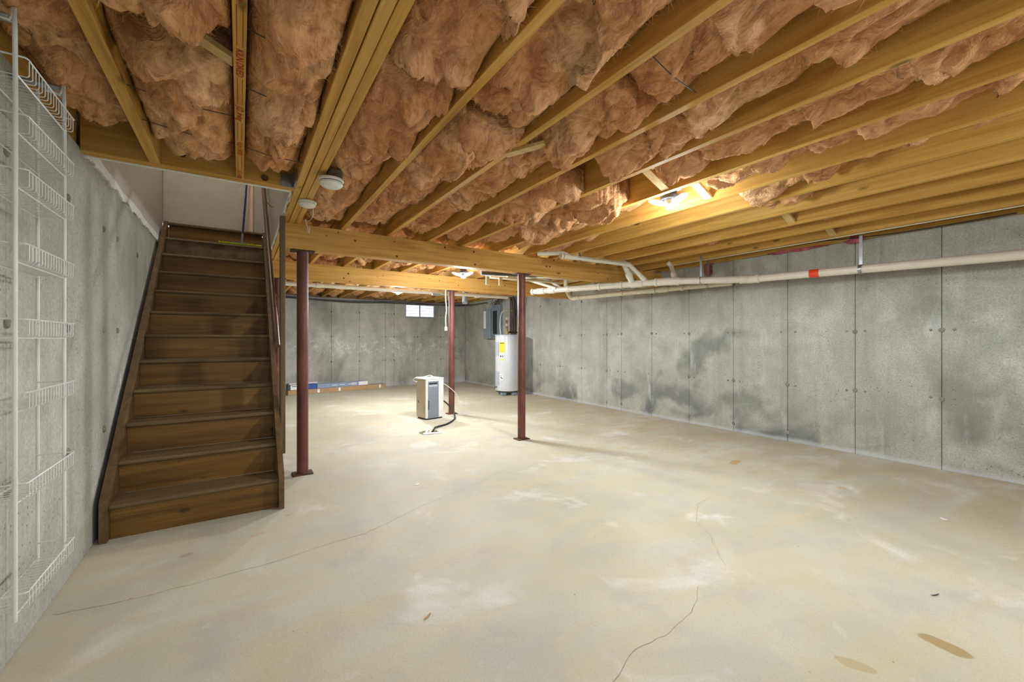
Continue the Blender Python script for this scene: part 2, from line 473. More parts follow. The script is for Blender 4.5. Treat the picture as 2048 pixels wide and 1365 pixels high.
def strip(bm, a, b, w, t, up=(0, 1, 0)):
    """flat bar from a to b: width w along up, thickness t"""
    a, b = Vector(a), Vector(b); d = (b-a).normalized(); u = Vector(up); u = (u-d*u.dot(d)).normalized(); v = d.cross(u)
    q = []
    for p in (a, b):
        for su, sv in ((-1,-1),(1,-1),(1,1),(-1,1)): q.append(bm.verts.new(p + u*su*w/2 + v*sv*t/2))
    for f in ((3,2,1,0),(4,5,6,7),(0,1,5,4),(1,2,6,5),(2,3,7,6),(3,0,4,7)): bm.faces.new([q[i] for i in f])

# ================================================================== SETTING
# ---- floor with a sump opening
SUMP = (2.13, 5.29); SR = 0.135
bm = bmesh.new()
outer = [bm.verts.new(c) for c in ((XL-0.2, YF-0.2, 0), (XR+0.2, YF-0.2, 0), (XR+0.2, YB+0.2, 0), (XL-0.2, YB+0.2, 0))]
inner = [bm.verts.new((SUMP[0]+SR*math.cos(2*math.pi*k/24), SUMP[1]+SR*math.sin(2*math.pi*k/24), 0)) for k in range(24)]
ed = [bm.edges.new((outer[i], outer[(i+1) % 4])) for i in range(4)] + [bm.edges.new((inner[i], inner[(i+1) % 24])) for i in range(24)]
bmesh.ops.triangle_fill(bm, use_beauty=True, edges=ed)
low = [bm.verts.new((v.co.x, v.co.y, -0.10)) for v in inner]
for i in range(24): bm.faces.new((inner[i], inner[(i+1) % 24], low[(i+1) % 24], low[i]))
bm.faces.new(low)
floor = structure(finish(bm, 'floor', M_FLOOR))
for f in floor.data.polygons:
    if abs(f.normal.z) > 0.5 and f.normal.z < 0 and f.center.z > -0.05: f.flip()

def ribbon(name, pts, w, z=0.0006, jag=0.012, seed=1):
    rnd = random.Random(seed); P = []
    for (ax, ay), (bx, by) in zip(pts, pts[1:]):
        L = math.hypot(bx-ax, by-ay); n = max(2, int(L/0.035))
        for k in range(n):
            s = k/n
            P.append((ax+(bx-ax)*s + rnd.uniform(-jag, jag)*0.5, ay+(by-ay)*s + rnd.uniform(-jag, jag)*0.5))
    P.append(pts[-1])
    bm = bmesh.new(); prev = None
    for i, (x, y) in enumerate(P):
        a = P[max(0, i-1)]; b = P[min(len(P)-1, i+1)]
        d = Vector((b[0]-a[0], b[1]-a[1])).normalized(); ww = w*rnd.uniform(0.5, 1.3)
        l = bm.verts.new((x-d.y*ww, y+d.x*ww, z)); r = bm.verts.new((x+d.y*ww, y-d.x*ww, z))
        if prev: bm.faces.new((prev[0], prev[1], r, l))
        prev = (l, r)
    return finish(bm, name, M_CRACK, floor)
ribbon('floor_crack', [(-0.72,2.719),(-0.46,2.673),(-0.172,2.671),(0.189,2.683),(0.462,2.745),(0.674,2.756),(1.172,2.991),(1.761,3.199),(2.131,3.374)], 0.0012, seed=2)
ribbon('floor_crack', [(1.10,0.95),(1.145,1.061),(1.291,1.123),(1.417,1.122),(1.537,1.113),(1.686,1.13),(1.836,1.182),(1.935,1.238)], 0.001, seed=3)
ribbon('floor_crack', [(2.254,1.28),(2.307,1.339),(2.52,1.529),(2.612,1.686),(2.899,1.859),(3.12,1.893)], 0.0008, seed=4)

# ---- concrete walls: a core with cast panels between the form joints
def wall_core(name, a, b):
    return structure(finish(B(a, b), name, M_SEAM))
GAP = 0.0022
wall_left = wall_core('wall_left', (XL-0.30, YF-0.2, 0), (XL-0.05, YB+0.3, 2.33))
wall_right = wall_core('wall_right', (XR+0.05, YF-0.2, 0), (XR+0.30, YB+0.3, 2.335))
wall_back = wall_core('wall_back', (XL-0.05, YB+0.05, 0), (XR+0.05, YB+0.30, 2.30))
wall_front = wall_core('wall_front', (XL-0.05, YF-0.2, 0), (XR+0.05, YF, 2.30))
wall_front.data.materials[0] = M_WALL_B

def panel(parent, mat, boxes):
    bm = bmesh.new()
    for a, b in boxes: box(bm, a, b)
    return finish(bm, 'wall_panel', mat, parent, bevel=0.0025 if len(boxes) == 1 else 0.0)
seams_r = [-2.6, -2.0, -1.62, -0.95, -0.27, 0.40, 1.07, 1.74, 2.41, 3.08, 3.75, 4.42, 5.07, 5.42, 6.09, 6.75, 7.43, 8.10, 8.77, 9.44, 10.11, 10.78, 11.15]
for a, b in zip(seams_r, seams_r[1:]):
    panel(wall_right, M_WALL_R, [((XR, a+GAP, 0), (XR+0.05, b-GAP, 2.335))])
seams_l = [-2.6, -1.63, -0.96, -0.29, 0.38, 1.05, 1.72, 2.393, 3.07, 3.75, 4.11, 4.81, 5.52, 6.2, 6.87, 7.54, 8.21, 8.88, 9.55, 10.22, 10.89, 11.15]
for a, b in zip(seams_l, seams_l[1:]):
    panel(wall_left, M_WALL_L, [((XL-0.05, a+GAP, 0), (XL, b-GAP, 2.33))])
seams_b = [XL, -0.1, 0.57, 1.24, 1.91, 2.587, 3.26, 3.49, 4.154, 4.846, 5.3, XR]
WX0, WX1, WZ0, WZ1 = 3.806, 4.702, 1.867, 2.24
for a, b in zip(seams_b, seams_b[1:]):
    a, b = a+GAP, b-GAP
    if b < WX0 or a > WX1:
        panel(wall_back, M_WALL_B, [((a, YB, 0), (b, YB+0.05, 2.30))])
    else:
        bx = [((a, YB, 0), (b, YB+0.05, WZ0)), ((a, YB, WZ1), (b, YB+0.05, 2.30))]
        if a < WX0: bx.append(((a, YB, WZ0), (WX0, YB+0.05, WZ1)))
        if b > WX1: bx.append(((WX1, YB, WZ0), (b, YB+0.05, WZ1)))
        panel(wall_back, M_WALL_B, bx)

# form-tie stubs along the seams
def blob(r, seed):
    bm = bmesh.new(); bmesh.ops.create_icosphere(bm, subdivisions=2, radius=r)
    rnd = random.Random(seed)
    for v in bm.verts: v.co *= rnd.uniform(0.8, 1.12)
    me = bpy.data.meshes.new('tie_mark'); bm.to_mesh(me); bm.free(); me.materials.append(M_TIE); return me
tie_meshes = [blob(0.024, k) for k in range(4)]; tie_small = [blob(0.013, 20+k) for k in range(4)]
def tie(parent, pos, big, axis):
    o = bpy.data.objects.new('tie_mark', random.choice(tie_meshes if big else tie_small)); COL.objects.link(o)
    o.parent = parent; o.location = pos
    s = [1, 1, 1]; s[axis] = 0.5; o.scale = s
rt = random.Random(5)
for y in seams_r[5:19]:
    for z in (1.345, 0.69, 0.11, 2.0):
        if rt.random() < 0.9: tie(wall_right, (XR, y, z + rt.uniform(-.01, .01)), True, 0)
        if z in (1.345, 0.69):
            for dy in (-0.085, 0.075):
                if rt.random() < 0.75: tie(wall_right, (XR, y+dy, z), False, 0)
for y in seams_l[6:13]:
    for z in (1.31, 1.98, 0.66):
        tie(wall_left, (XL, y, z + rt.uniform(-.01, .01)), True, 0)
for x in seams_b[2:-1]:
    for z in (1.95, 1.33, 0.7):
        if WX0-0.1 < x < WX1+0.1 and z > 1.8: continue
        tie(wall_back, (x, YB, z), True, 1)
        for dx in (-0.08, 0.08):
            if rt.random() < 0.6: tie(wall_back, (x+dx, YB, z), False, 1)

# ---- ceiling: subfloor sheets round the stair opening
SWX0, SWX1, SWY0, SWY1 = -0.735, 0.31, 3.34, 6.14
ceiling = structure(finish(B((XL-0.05, YF-0.2, ZT), (XR+0.05, SWY0, ZT+0.02)), 'ceiling', M_PLY))
for a, b in (((SWX1+0.01, SWY0, ZT), (XR+0.05, YB+0.1, ZT+0.02)), ((XL-0.05, SWY1+0.1, ZT), (SWX1+0.01, YB+0.1, ZT+0.02))):
    finish(B(a, b), 'subfloor_sheet', M_PLY, ceiling)
# ---- the stairwell shaft
def ragged_wall(name, x0, x1, y0, y1, z0, z1, mat, seed, amp=0.02):
    rnd = random.Random(seed); bm = bmesh.new()
    n = 60; ys = [y0 + (y1-y0)*k/n for k in range(n+1)]
    poly = [(y, z0 + amp*rnd.uniform(-1, 1)*0.5 + amp*0.6*math.sin(k*0.7+seed)) for k, y in enumerate(ys)]
    prism_x(bm, poly + [(y1, z1), (y0, z1)], x0, x1)
    return finish(bm, name, mat)
structure(ragged_wall('wall_stairwell_left', -0.752, -0.738, SWY0-0.05, SWY1, 2.315, 4.7, M_DRY, 3))
wsl = bpy.data.objects['wall_stairwell_left']
# smeared compound along the lower edge of the drywall
rnd = random.Random(9); bm = bmesh.new(); n = 150
lo, hi_ = [], []
for k in range(n+1):
    y = 3.34 + (6.02-3.34)*k/n
    lo.append((y, 2.312 + 0.022*float(perlin(k*0.11, 0.3)) + 0.012*float(perlin(k*0.43, 7.3)) + rnd.uniform(-.004, .004)))
    hi_.append((y, 2.375 + 0.02*float(perlin(k*0.05, 4.3))))
prism_x(bm, lo + hi_[::-1], -0.7495, -0.735)
finish(bm, 'compound_smear', M_MUD, wsl)
structure(ragged_wall('wall_stairwell_right', 0.304, 0.317, SWY0, SWY1, 2.312, 4.7, M_DRY, 8, 0.016))
bm = bmesh.new(); lo, hi_ = [], []
for k in range(121):
    y = 3.36 + 2.6*k/120
    lo.append((y, 2.306 + rnd.uniform(-.006, .006))); hi_.append((y, 2.324 + rnd.uniform(-.005, .005)))
prism_x(bm, lo + hi_[::-1], 0.300, 0.3035)
finish(bm, 'torn_paper_edge', M_MUD, bpy.data.objects['wall_stairwell_right'])
structure(finish(B((-0.75, SWY1, 2.592), (0.33, SWY1+0.05, 4.7)), 'wall_stairwell_end', M_DRY))
structure(finish(B((-0.75, SWY0+0.002, ZT+0.02), (0.32, SWY0+0.016, 4.7)), 'wall_stairwell_front', M_DRY))
structure(finish(B((-0.76, SWY0, 4.7), (0.33, SWY1+0.05, 4.75)), 'ceiling_stairwell', M_DRY))
# end wall: dark corner strip, door jamb with the door-gap glow in its colour
bm = bmesh.new(); box(bm, (0.075, SWY1-0.025, 2.592), (0.14, SWY1, 4.69))
structure(finish(bm, 'trim_1', M_LIT_JAMB, bevel=0.008))
structure(finish(B((-0.752, SWY1-0.006, 2.60), (-0.735, SWY1, 4.69)), 'trim_2', M_DARKG))

# ---- basement window in the back wall
win = thing('window_1', 'small two-pane basement window high in the back wall', 'window', ((WX0+WX1)/2, YB, WZ0)); structure(win)
bm = bmesh.new(); f = 0.03
box(bm, (WX0, YB+0.005, WZ0), (WX1, YB+0.05, WZ0+f)); box(bm, (WX0, YB+0.005, WZ1-f), (WX1, YB+0.05, WZ1))
box(bm, (WX0, YB+0.005, WZ0+f), (WX0+f*0.7, YB+0.05, WZ1-f)); box(bm, (WX1-f*2.2, YB+0.005, WZ0+f), (WX1, YB+0.05, WZ1-f))
finish(bm, 'window_frame', M_CABLEG, win)
wm = (WX0+WX1)/2 - 0.03
finish(B((wm-0.012, YB+0.012, WZ0+f), (wm+0.012, YB+0.045, WZ1-f)), 'mullion', M_DARKG, win)
for a, b in ((WX0+f*0.7, wm-0.012), (wm+0.012, WX1-f*2.2)):
    finish(B((a, YB+0.03, WZ0+f), (b, YB+0.036, WZ1-f)), 'pane', M_SKYL, win)
for z in (WZ0+0.11, WZ0+0.19, WZ0+0.27):
    finish(B((WX0+f*0.7, YB+0.026, z), (wm-0.014, YB+0.0295, z+0.006)), 'blind_edge', M_CABLEG, win)
    finish(B((wm+0.014, YB+0.026, z), (WX1-f*2.3, YB+0.0295, z+0.006)), 'blind_edge', M_CABLEG, win)
finish(B((WX0-0.012, YB-0.004, WZ0-0.02), (WX1+0.012, YB+0.004, WZ0)), 'sill', M_CABLEG, win)
finish(B((WX0-0.012, YB-0.004, WZ1), (WX1+0.012, YB+0.004, WZ1+0.02)), 'head', M_DARKG, win)

# ================================================================== TIMBER
ORD = ['first', 'second', 'third', 'fourth', 'fifth', 'sixth', 'seventh', 'eighth', 'ninth', 'tenth', 'eleventh', 'twelfth', 'thirteenth']
JT = 0.042
JR = [0.852, 1.292, 1.724, 2.133, 2.590, 3.024, 3.428, 3.86, 4.29, 4.72, 5.15]     # right faces
for i, xr in enumerate(JR):
    o = finish(B((xr-JT, YF, ZJ), (xr, YB+0.02, ZT)), 'floor_joist', M_JOIST, origin=(xr-JT/2, 4.0, ZJ), bevel=0.002)
    tag(o, f'{ORD[i]} golden floor joist counting right from the triple beam' if i < 10 else 'last golden floor joist before the right concrete wall', 'joist', 'floor joists overhead')
# last joist on the right wall and its sill
o = finish(B((5.56, YF, 2.375), (5.602, YB, ZT-0.003)), 'rim_joist', M_JOIST, origin=(5.58, 4, 2.375), bevel=0.002)
tag(o, 'rim joist running along the top of the right concrete wall', 'joist')
o = finish(B((5.545, YF, 2.336), (5.67, YB, 2.374)), 'sill_plate', M_JOIST, origin=(5.6, 4, 2.336), bevel=0.002)
tag(o, 'flat sill plate on top of the right concrete wall', 'sill plate')
o = finish(B((-0.82, YF, 2.331), (-0.765, SWY0-0.06, ZT-0.003)), 'rim_joist', M_JOIST, origin=(-0.79, 1, 2.331), bevel=0.002)
tag(o, 'rim joist behind the wire shelves on the left concrete wall', 'joist')
for a, b, nm in (((XL-0.3, YB+0.06, 2.301), (XR+0.3, YB+0.10, ZT), 'wall_sill_back'), ((XL-0.3, YF-0.1, 2.301), (XR+0.3, YF-0.06, ZT), 'wall_sill_front'),
                 ((XL-0.30, SWY0, 2.331), (XL-0.012, YB+0.05, ZT), 'wall_sill_left'), ((XL-0.30, YF-0.06, 2.331), (XL-0.075, SWY0-0.001, ZT), 'wall_sill_front_left'), ((XR+0.045, YF, 2.376), (XR+0.3, YB, ZT), 'wall_sill_right')):
    structure(finish(B(a, b), nm, M_PLY))
# joists left of the triple beam, stopped by the stair header
o = finish(B((-0.452, YF, ZJ), (-0.402, 3.258, ZT)), 'floor_joist', M_JOIST, origin=(-0.427, 1, ZJ), bevel=0.002)
tag(o, 'plain golden joist nearest the left wall, ending at the stair header', 'joist', 'floor joists overhead')
kiln = thing('floor_joist', 'golden joist with red printed lettering, ending at the stair header', 'joist', (0, 1, ZJ), 'floor joists overhead')
finish(B((-0.022, YF, ZJ), (0.020, 3.258, ZT)), 'board', M_JOIST, kiln, bevel=0.002)
def print_text(txt, y, size, shear=0.25):
    cu = bpy.data.curves.new('stamp', 'FONT'); cu.body = txt; cu.size = size; cu.shear = shear; cu.space_character = 0.95; cu.offset = 0.0007
    cu.resolution_u = 2
    t = bpy.data.objects.new('stamp', cu); COL.objects.link(t)
    bpy.context.view_layer.update()
    me = bpy.data.meshes.new_from_object(t.evaluated_get(bpy.context.evaluated_depsgraph_get()))
    bpy.data.objects.remove(t); me.materials.clear(); me.materials.append(M_REDINK)
    xs = [v.co.x for v in me.vertices]; L = max(xs)
    for v in me.vertices:
        x, yy = v.co.x, v.co.y
        v.co = Vector((-0.012 + yy*1.15, y + x*1.25 - 1.0, -0.0008))
    o = bpy.data.objects.new('stamp_lettering', me); COL.objects.link(o); o.parent = kiln
    return L*1.25
def print_lines(y0, y1):
    bm = bmesh.new()
    for x in (-0.0095, 0.0085): box(bm, (x-0.0012, y0, ZJ-0.001), (x+0.0012, y1, ZJ-0.0001))
    finish(bm, 'stamp_line', M_REDINK, kiln)
y = 1.40; k = 0
words = ['J.D. Irving', 'KILN DRIED']
while y < 3.1:
    L = print_text(words[k % 2], y, 0.030 if k % 2 else 0.032, 0.2 if k % 2 else 0.45)
    y += L + 0.015
    y2 = min(y + 0.22, 3.2); print_lines(y, y2); y = y2 + 0.015; k += 1
# header across the stair opening
hd = thing('stair_header', 'thick header beam across the front of the stair opening', 'beam', (-0.2, 3.3, ZJ))
finish(B((-0.748, 3.26, ZJ), (0.319, 3.298, ZT)), 'board', M_GIRD, hd, bevel=0.002)
finish(B((-0.748, 3.301, ZJ), (0.319, 3.339, ZT)), 'board', M_GIRD, hd, bevel=0.002)
finish(B((-0.737, 3.332, ZJ-0.004), (0.303, 3.354, ZJ+0.006)), 'drywall_edge', M_MUD, hd)
for x in (-0.30, 0.14):
    finish(T([(x, 3.2605, 2.40 if x < 0 else 2.345), (x, 3.257, 2.40 if x < 0 else 2.345)], 0.022, 12), 'knot', M_RUST, hd)
bh = thing('beam_hanger', 'dull metal hanger at the right end of the stair header', 'bracket', (0.30, 3.2, ZJ))
finish(B((0.236, 3.244, ZJ-0.003), (0.318, 3.259, ZJ+0.09)), 'face_flange', M_GALV, bh)
finish(B((0.31, 3.10, ZJ-0.003), (0.3195, 3.244, ZJ+0.075)), 'side_flange', M_GALV, bh)
# triple beam: three boards side by side
tb = thing('triple_beam', 'beam of three boards side by side, running over the stairs', 'beam', (0.39, 2, ZJ))
for i, x in enumerate((0.320, 0.3675, 0.415)):
    finish(B((x, YF, ZJ - (0.004 if i == 1 else 0)), (x+0.0435, 11.1, ZT)), 'board', M_JOIST, tb, bevel=0.0025)
# girders across
for (yc, lab) in ((4.30, 'near heavy girder carried by two red posts'), (6.42, 'far heavy girder behind the near one')):
    g = thing('girder', lab, 'beam', (2.4, yc, 2.08), 'girders across the room')
    x0 = 0.33 if yc < 5 else 0.25
    for j in range(3):
        y0 = yc - 0.063 + j*0.0425
        finish(B((x0, y0, 2.08), (5.66, y0+0.041, ZJ-0.0015)), 'board', M_GIRD, g, bevel=0.002)
    rk = random.Random(int(yc*10))
    for _ in range(16):
        x, z = rk.uniform(0.5, 5.2), rk.uniform(2.1, 2.29); r = rk.choice((0.006, 0.008, 0.011))
        finish(T([(x, yc-0.0625, z), (x, yc-0.066, z)], r, 8), 'knot', M_RUST, g)
# cross bridging strips
def bridging(xa, xb, yc, lab, z0=2.50, z1=2.33):
    bm = bmesh.new(); strip(bm, (xa, yc, z0), (xb, yc, z1), 0.062, 0.02)
    o = finish(bm, 'bridging_strip', M_BRIDGE, origin=((xa+xb)/2, yc, z1)); tag(o, lab, 'strip', 'cross bridging between joists')
bridging(1.292, 1.682, 1.95, 'diagonal bridging strip between second and third joists')
bridging(2.133, 2.548, 1.88, 'diagonal bridging strip left of the near lamp')
bridging(2.59, 2.982, 1.82, 'diagonal bridging strip just right of the near lamp')
bridging(3.86, 4.248, 1.78, 'diagonal bridging strip between eighth and ninth joists')
bridging(4.72, 5.108, 1.76, 'diagonal bridging strip between tenth and last joists')
bridging(-0.402, -0.022, 1.93, 'diagonal bridging strip beside the lettered joist')
bm = bmesh.new(); strip(bm, (1.262, 1.99, 2.302), (1.37, 1.76, 2.302), 0.05, 0.016, up=(1, 0, 0))
tag(finish(bm, 'broken_strip', M_BRIDGE, origin=(1.31, 1.87, 2.30)), 'short broken strip nailed under the second joist', 'strip')

# ================================================================== COLUMNS
def column(x, y, lab, r=0.049):
    c = thing('steel_column', lab, 'column', (x, y, 0), 'red steel posts')
    bm = bmesh.new(); tube(bm, [(x, y, 0.012), (x, y, 2.068)], r, 28)
    finish(bm, 'pipe', M_RED, c, smooth='auto')
    finish(B((x-0.085, y-0.065, 0), (x+0.085, y+0.065, 0.012)), 'base_plate', M_RUST, c, bevel=0.002)
    finish(B((x-0.10, y-0.062, 2.068), (x+0.10, y+0.062, 2.0795)), 'top_plate', M_RUST, c, bevel=0.002)
column(0.488, 4.309, 'large dark red steel post right beside the stairs')
column(2.962, 4.30, 'dark red steel post in front of the water heater')
column(2.990, 6.425, 'rusty red steel post behind the dehumidifier')
column(0.425, 6.42, 'red steel post half hidden behind the stair railing post')

# ================================================================== STAIRS
st = thing('staircase', 'dark stained wooden staircase against the left wall', 'staircase', (-0.22, 3.5, 0))
SX0, SX1 = -0.68, 0.235
def nose_z(y): return RISE + (y-NOSE0)*RISE/RUN
yt = 6.09
for (a, b) in ((-0.722, -0.682), (0.237, 0.275)):
    up = 0.055
    poly = [(3.49, 0), (3.49, 0.235), (3.515, nose_z(3.515)+up), (yt, nose_z(yt)+up-0.03), (yt, nose_z(yt)-0.32), (3.49+0.32, 0)]
    bm = bmesh.new(); prism_x(bm, poly, a, b); finish(bm, 'stringer', M_STRING, st, bevel=0.003)
for k in range(1, 13):
    y0 = NOSE0 + RUN*(k-1)
    ztop = RISE*k - 0.028
    finish(B((SX0, y0+0.028, RISE*(k-1) + (0.0 if k == 1 else 0.0005)), (SX1, y0+0.046, ztop)), 'riser', M_WORN if k == 11 else M_RISER, st)
    if k < 12:
        prof = [(y0+0.012, RISE*k-0.028), (y0+0.003, RISE*k-0.022), (y0, RISE*k-0.013), (y0+0.004, RISE*k-0.004), (y0+0.014, RISE*k),
                (y0+RUN+0.027, RISE*k), (y0+RUN+0.027, RISE*k-0.028)]
        bm = bmesh.new(); prism_x(bm, prof, SX0, SX1)
        finish(bm, 'tread', M_TREAD, st)
y12 = NOSE0 + RUN*11
finish(B((SX0-0.03, y12-0.01, RISE*12-0.028), (SX1+0.06, y12+0.05, RISE*12)), 'top_nosing', M_TREAD, st, bevel=0.006)
# handrail and its post
hr = thing('handrail', 'dark wooden handrail sloping up the right side of the stairs', 'handrail', (0.22, 3.43, 1.2))
def rail(y): return (0.222, y, 1.207 + (y-3.43)*0.87)
bm = bmesh.new(); tube(bm, [rail(3.43), rail(5.95)], 0.021, 14); finish(bm, 'rail', M_RAIL, hr, smooth='auto')
bm = bmesh.new(); tube(bm, smooth_path([(0.283, 4.0, 1.60), (0.25, 4.0, 1.63), (0.225, 4.0, 1.69)]), 0.006, 8); finish(bm, 'bracket', M_BRASS, hr)
bm = bmesh.new(); tube(bm, smooth_path([(0.303, 5.3, 2.72), (0.26, 5.3, 2.75), (0.225, 5.3, 2.82)]), 0.006, 8); finish(bm, 'bracket', M_BRASS, hr)
o = finish(B((0.279, 3.935, 0.30), (0.318, 4.02, 2.285)), 'railing_post', M_POST, origin=(0.298, 3.98, 0.30), bevel=0.004)
tag(o, 'tall square wooden post fixed to the right side of the stairs', 'post')

# mop leaning at the top of the stairs
zt11 = RISE*11
mp = thing('mop', 'flat yellow mop with navy handle leaning at the top of the stairs', 'mop', (0.0, 5.95, zt11))
mx0, mx1, my = -0.20, 0.215, NOSE0+RUN*10+0.045
bm = bmesh.new()
for k in range(26):
    x = mx0 + (mx1-mx0)*k/25; r = 0.016*random.uniform(0.8, 1.25)
    bmesh.ops.create_icosphere(bm, subdivisions=1, radius=1, matrix=Matrix.Translation((x, my+random.uniform(-.004,.004), zt11+0.014)) @ Matrix.Diagonal((0.014, 0.032, r*0.85, 1)))
finish(bm, 'mop_head', M_MOP, mp, smooth=True)
finish(B((-0.09, my-0.02, zt11+0.026), (0.10, my+0.02, zt11+0.034)), 'backing_plate', M_GREYP, mp, bevel=0.002)
h0 = Vector((0.02, my, zt11+0.034)); h1 = Vector((0.10, my+0.15, zt11+1.25)); hd_ = (h1-h0)
finish(T([h0, h0+hd_*0.09], 0.013, 10), 'ferrule', M_GALV, mp)
finish(T([h0+hd_*0.08, h1], 0.011, 10), 'handle', M_NAVY, mp, smooth='auto')

# ================================================================== WIRE RACK
rk_ = thing('wire_rack', 'tall white wire rack of eight narrow shelves on the left wall', 'rack', (-0.64, 2.22, 0.33))
FX, BX, RY0, RY1 = -0.603, -0.69, 1.985, 2.43
for (x, y, z0, z1) in ((FX, RY0, 0.345, 2.27), (FX, RY1, 0.385, 2.25), (BX, RY1+0.045, 0.345, 2.27), (BX, RY0, 0.345, 2.27)):
    pts = [(x, y, z0), (x, y, z1-0.03)]
    if x == FX: pts = smooth_path([(x, y, z0), (x, y, (z0+z1)/2), (x, y, z1-0.03), (x-0.012, y, z1), (x-0.05, y, z1+0.008)], 4)
    else: pts.append((x, y, z1))
    bm = bmesh.new(); tube(bm, pts, 0.0062, 8); finish(bm, 'post', M_WIRE, rk_, smooth='auto')
for y in (RY0, RY1):
    finish(B((-0.75, y-0.02, 2.272), (FX-0.01, y+0.02, 2.282)), 'top_bracket', M_GALV, rk_, bevel=0.002)
for zt in (2.168, 1.982, 1.805, 1.563, 1.317, 1.078, 0.782, 0.425):
    LX = -0.58; zs = zt - 0.056
    sh = finish(T([(LX, RY0+0.02, zt), (LX, RY1+0.022, zt)], 0.0029, 6), 'wire_shelf', M_WIRE, rk_)
    bm = bmesh.new()
    nW = 17
    for k in range(nW):
        y = RY0 + 0.028 + (RY1 + 0.010 - RY0 - 0.028)*k/(nW-1)
        tube(bm, [(LX, y, zt), (LX, y, zs+0.007), (LX-0.002, y, zs+0.002), (LX-0.007, y, zs), (BX, y, zs)], 0.0015, 5, cap=False)
    finish(bm, 'shelf_wires', M_WIRE, sh)
    finish(T([(FX, RY0, zs-0.005), (FX, RY1, zs-0.005)], 0.003, 6), 'front_rail', M_WIRE, sh)
    finish(T([(BX+0.004, RY0-0.02, zs-0.005), (BX+0.004, RY1+0.045, zs-0.005)], 0.003, 6), 'back_rail', M_WIRE, sh)
    finish(T(smooth_path([(BX, RY0+0.01, zt), (LX-0.02, RY0+0.012, zt), (LX-0.003, RY0+0.014, zt-0.0), (LX, RY0+0.03, zt)], 4), 0.0029, 6), 'end_rail', M_WIRE, sh)
    finish(T([(BX, RY1+0.03, zt), (LX, RY1+0.018, zt)], 0.003, 6), 'end_rail', M_WIRE, sh)

# ================================================================== LAMPS
def led_lamp(x, y, z, lab, watts, rot=0.0, spill=SPILL):
    L = thing('ceiling_lamp', lab, 'lamp', (x, y, z), 'three-winged lamps under the joists')
    bm = bmesh.new(); lathe(bm, [(0.075, 0.05), (0.075, 0.075), (0.05, 0.09), (0.05, 0.12)], (x, y, z), 20); finish(bm, 'ceiling_base', M_DARKG, L, smooth='auto')
    bm = bmesh.new(); lathe(bm, [(0.03, 0.0), (0.045, 0.008), (0.045, 0.05), (0.03, 0.055)], (x, y, z), 20); finish(bm, 'heat_sink', M_GALV, L, smooth='auto')
    for k in range(3):
        a = rot + k*2*math.pi/3
        d = Vector((math.cos(a), math.sin(a), 0.28)).normalized(); side = Vector((-math.sin(a), math.cos(a), 0)); nrm = d.cross(side)
        w = finish(wing(x, y, z, d, side, nrm), 'wing', M_LED, L, smooth='auto')
    bm = bmesh.new(); lathe(bm, [(0.008, -0.022), (0.03, -0.014), (0.036, -0.002), (0.03, 0.0)], (x, y, z), 18); finish(bm, 'centre_lens', M_LED, L, smooth='auto')
    ld = bpy.data.lights.new('lamp_light', 'POINT'); ld.energy = watts*spill; ld.color = LAMP_COLOR; ld.shadow_soft_size = 0.09
    lo_ = bpy.data.objects.new('lamp_light', ld); COL.objects.link(lo_); lo_.parent = L; lo_.location = (0, 0, -0.17)
    sp = bpy.data.lights.new('lamp_beam', 'SPOT'); sp.energy = watts; sp.color = LAMP_COLOR; sp.shadow_soft_size = 0.09
    sp.spot_size = math.radians(178); sp.spot_blend = 0.3
    so = bpy.data.objects.new('lamp_beam', sp); COL.objects.link(so); so.parent = L; so.location = (0, 0, -0.08)
    return L
def wing(x, y, z, d, side, nrm):
    bm = bmesh.new(); c = Vector((x, y, z+0.005)); rings = []
    for s, w, t in ((0.035, 0.022, 0.010), (0.06, 0.036, 0.012), (0.10, 0.042, 0.012), (0.14, 0.036, 0.010), (0.165, 0.018, 0.006)):
        rings.append([bm.verts.new(c + d*s + side*(w*cx) + nrm*(t*cy)) for cx, cy in ((-1,0),(-0.7,0.8),(0,1),(0.7,0.8),(1,0),(0.7,-0.8),(0,-1),(-0.7,-0.8))])
    for a, b in zip(rings, rings[1:]):
        for k in range(8): bm.faces.new((a[k], a[(k+1) % 8], b[(k+1) % 8], b[k]))
    bm.faces.new(rings[0][::-1]); bm.faces.new(rings[-1]); return bm
led_lamp(2.79, 2.02, 2.285, 'bright three-winged lamp nearest the camera, between joists', LAMP_W*1.35, 0.35, 0.22)
led_lamp(2.60, 5.20, 2.125, 'bright lamp between the two girders', LAMP_W*0.8, 0.9)
led_lamp(2.50, 7.75, 2.13, 'bright lamp beyond the far girder', LAMP_W*1.15, 0.2)
led_lamp(2.79, -1.2, 2.285, 'added fill lamp on the ceiling behind the camera on the right', LAMP_W*0.5, 0.0)  # unseen lamp, added as fill from behind the camera
led_lamp(0.65, -1.4, 2.285, 'added fill lamp on the ceiling behind the camera on the left', LAMP_W*0.4, 0.5)  # second unseen fill lamp, added on the left
o = finish(B((2.73, 1.95, 2.405), (2.85, 2.09, 2.44)), 'junction_box', M_GALV, origin=(2.79, 2.02, 2.405), bevel=0.003)
tag(o, 'grey junction box above the nearest lamp', 'junction box')

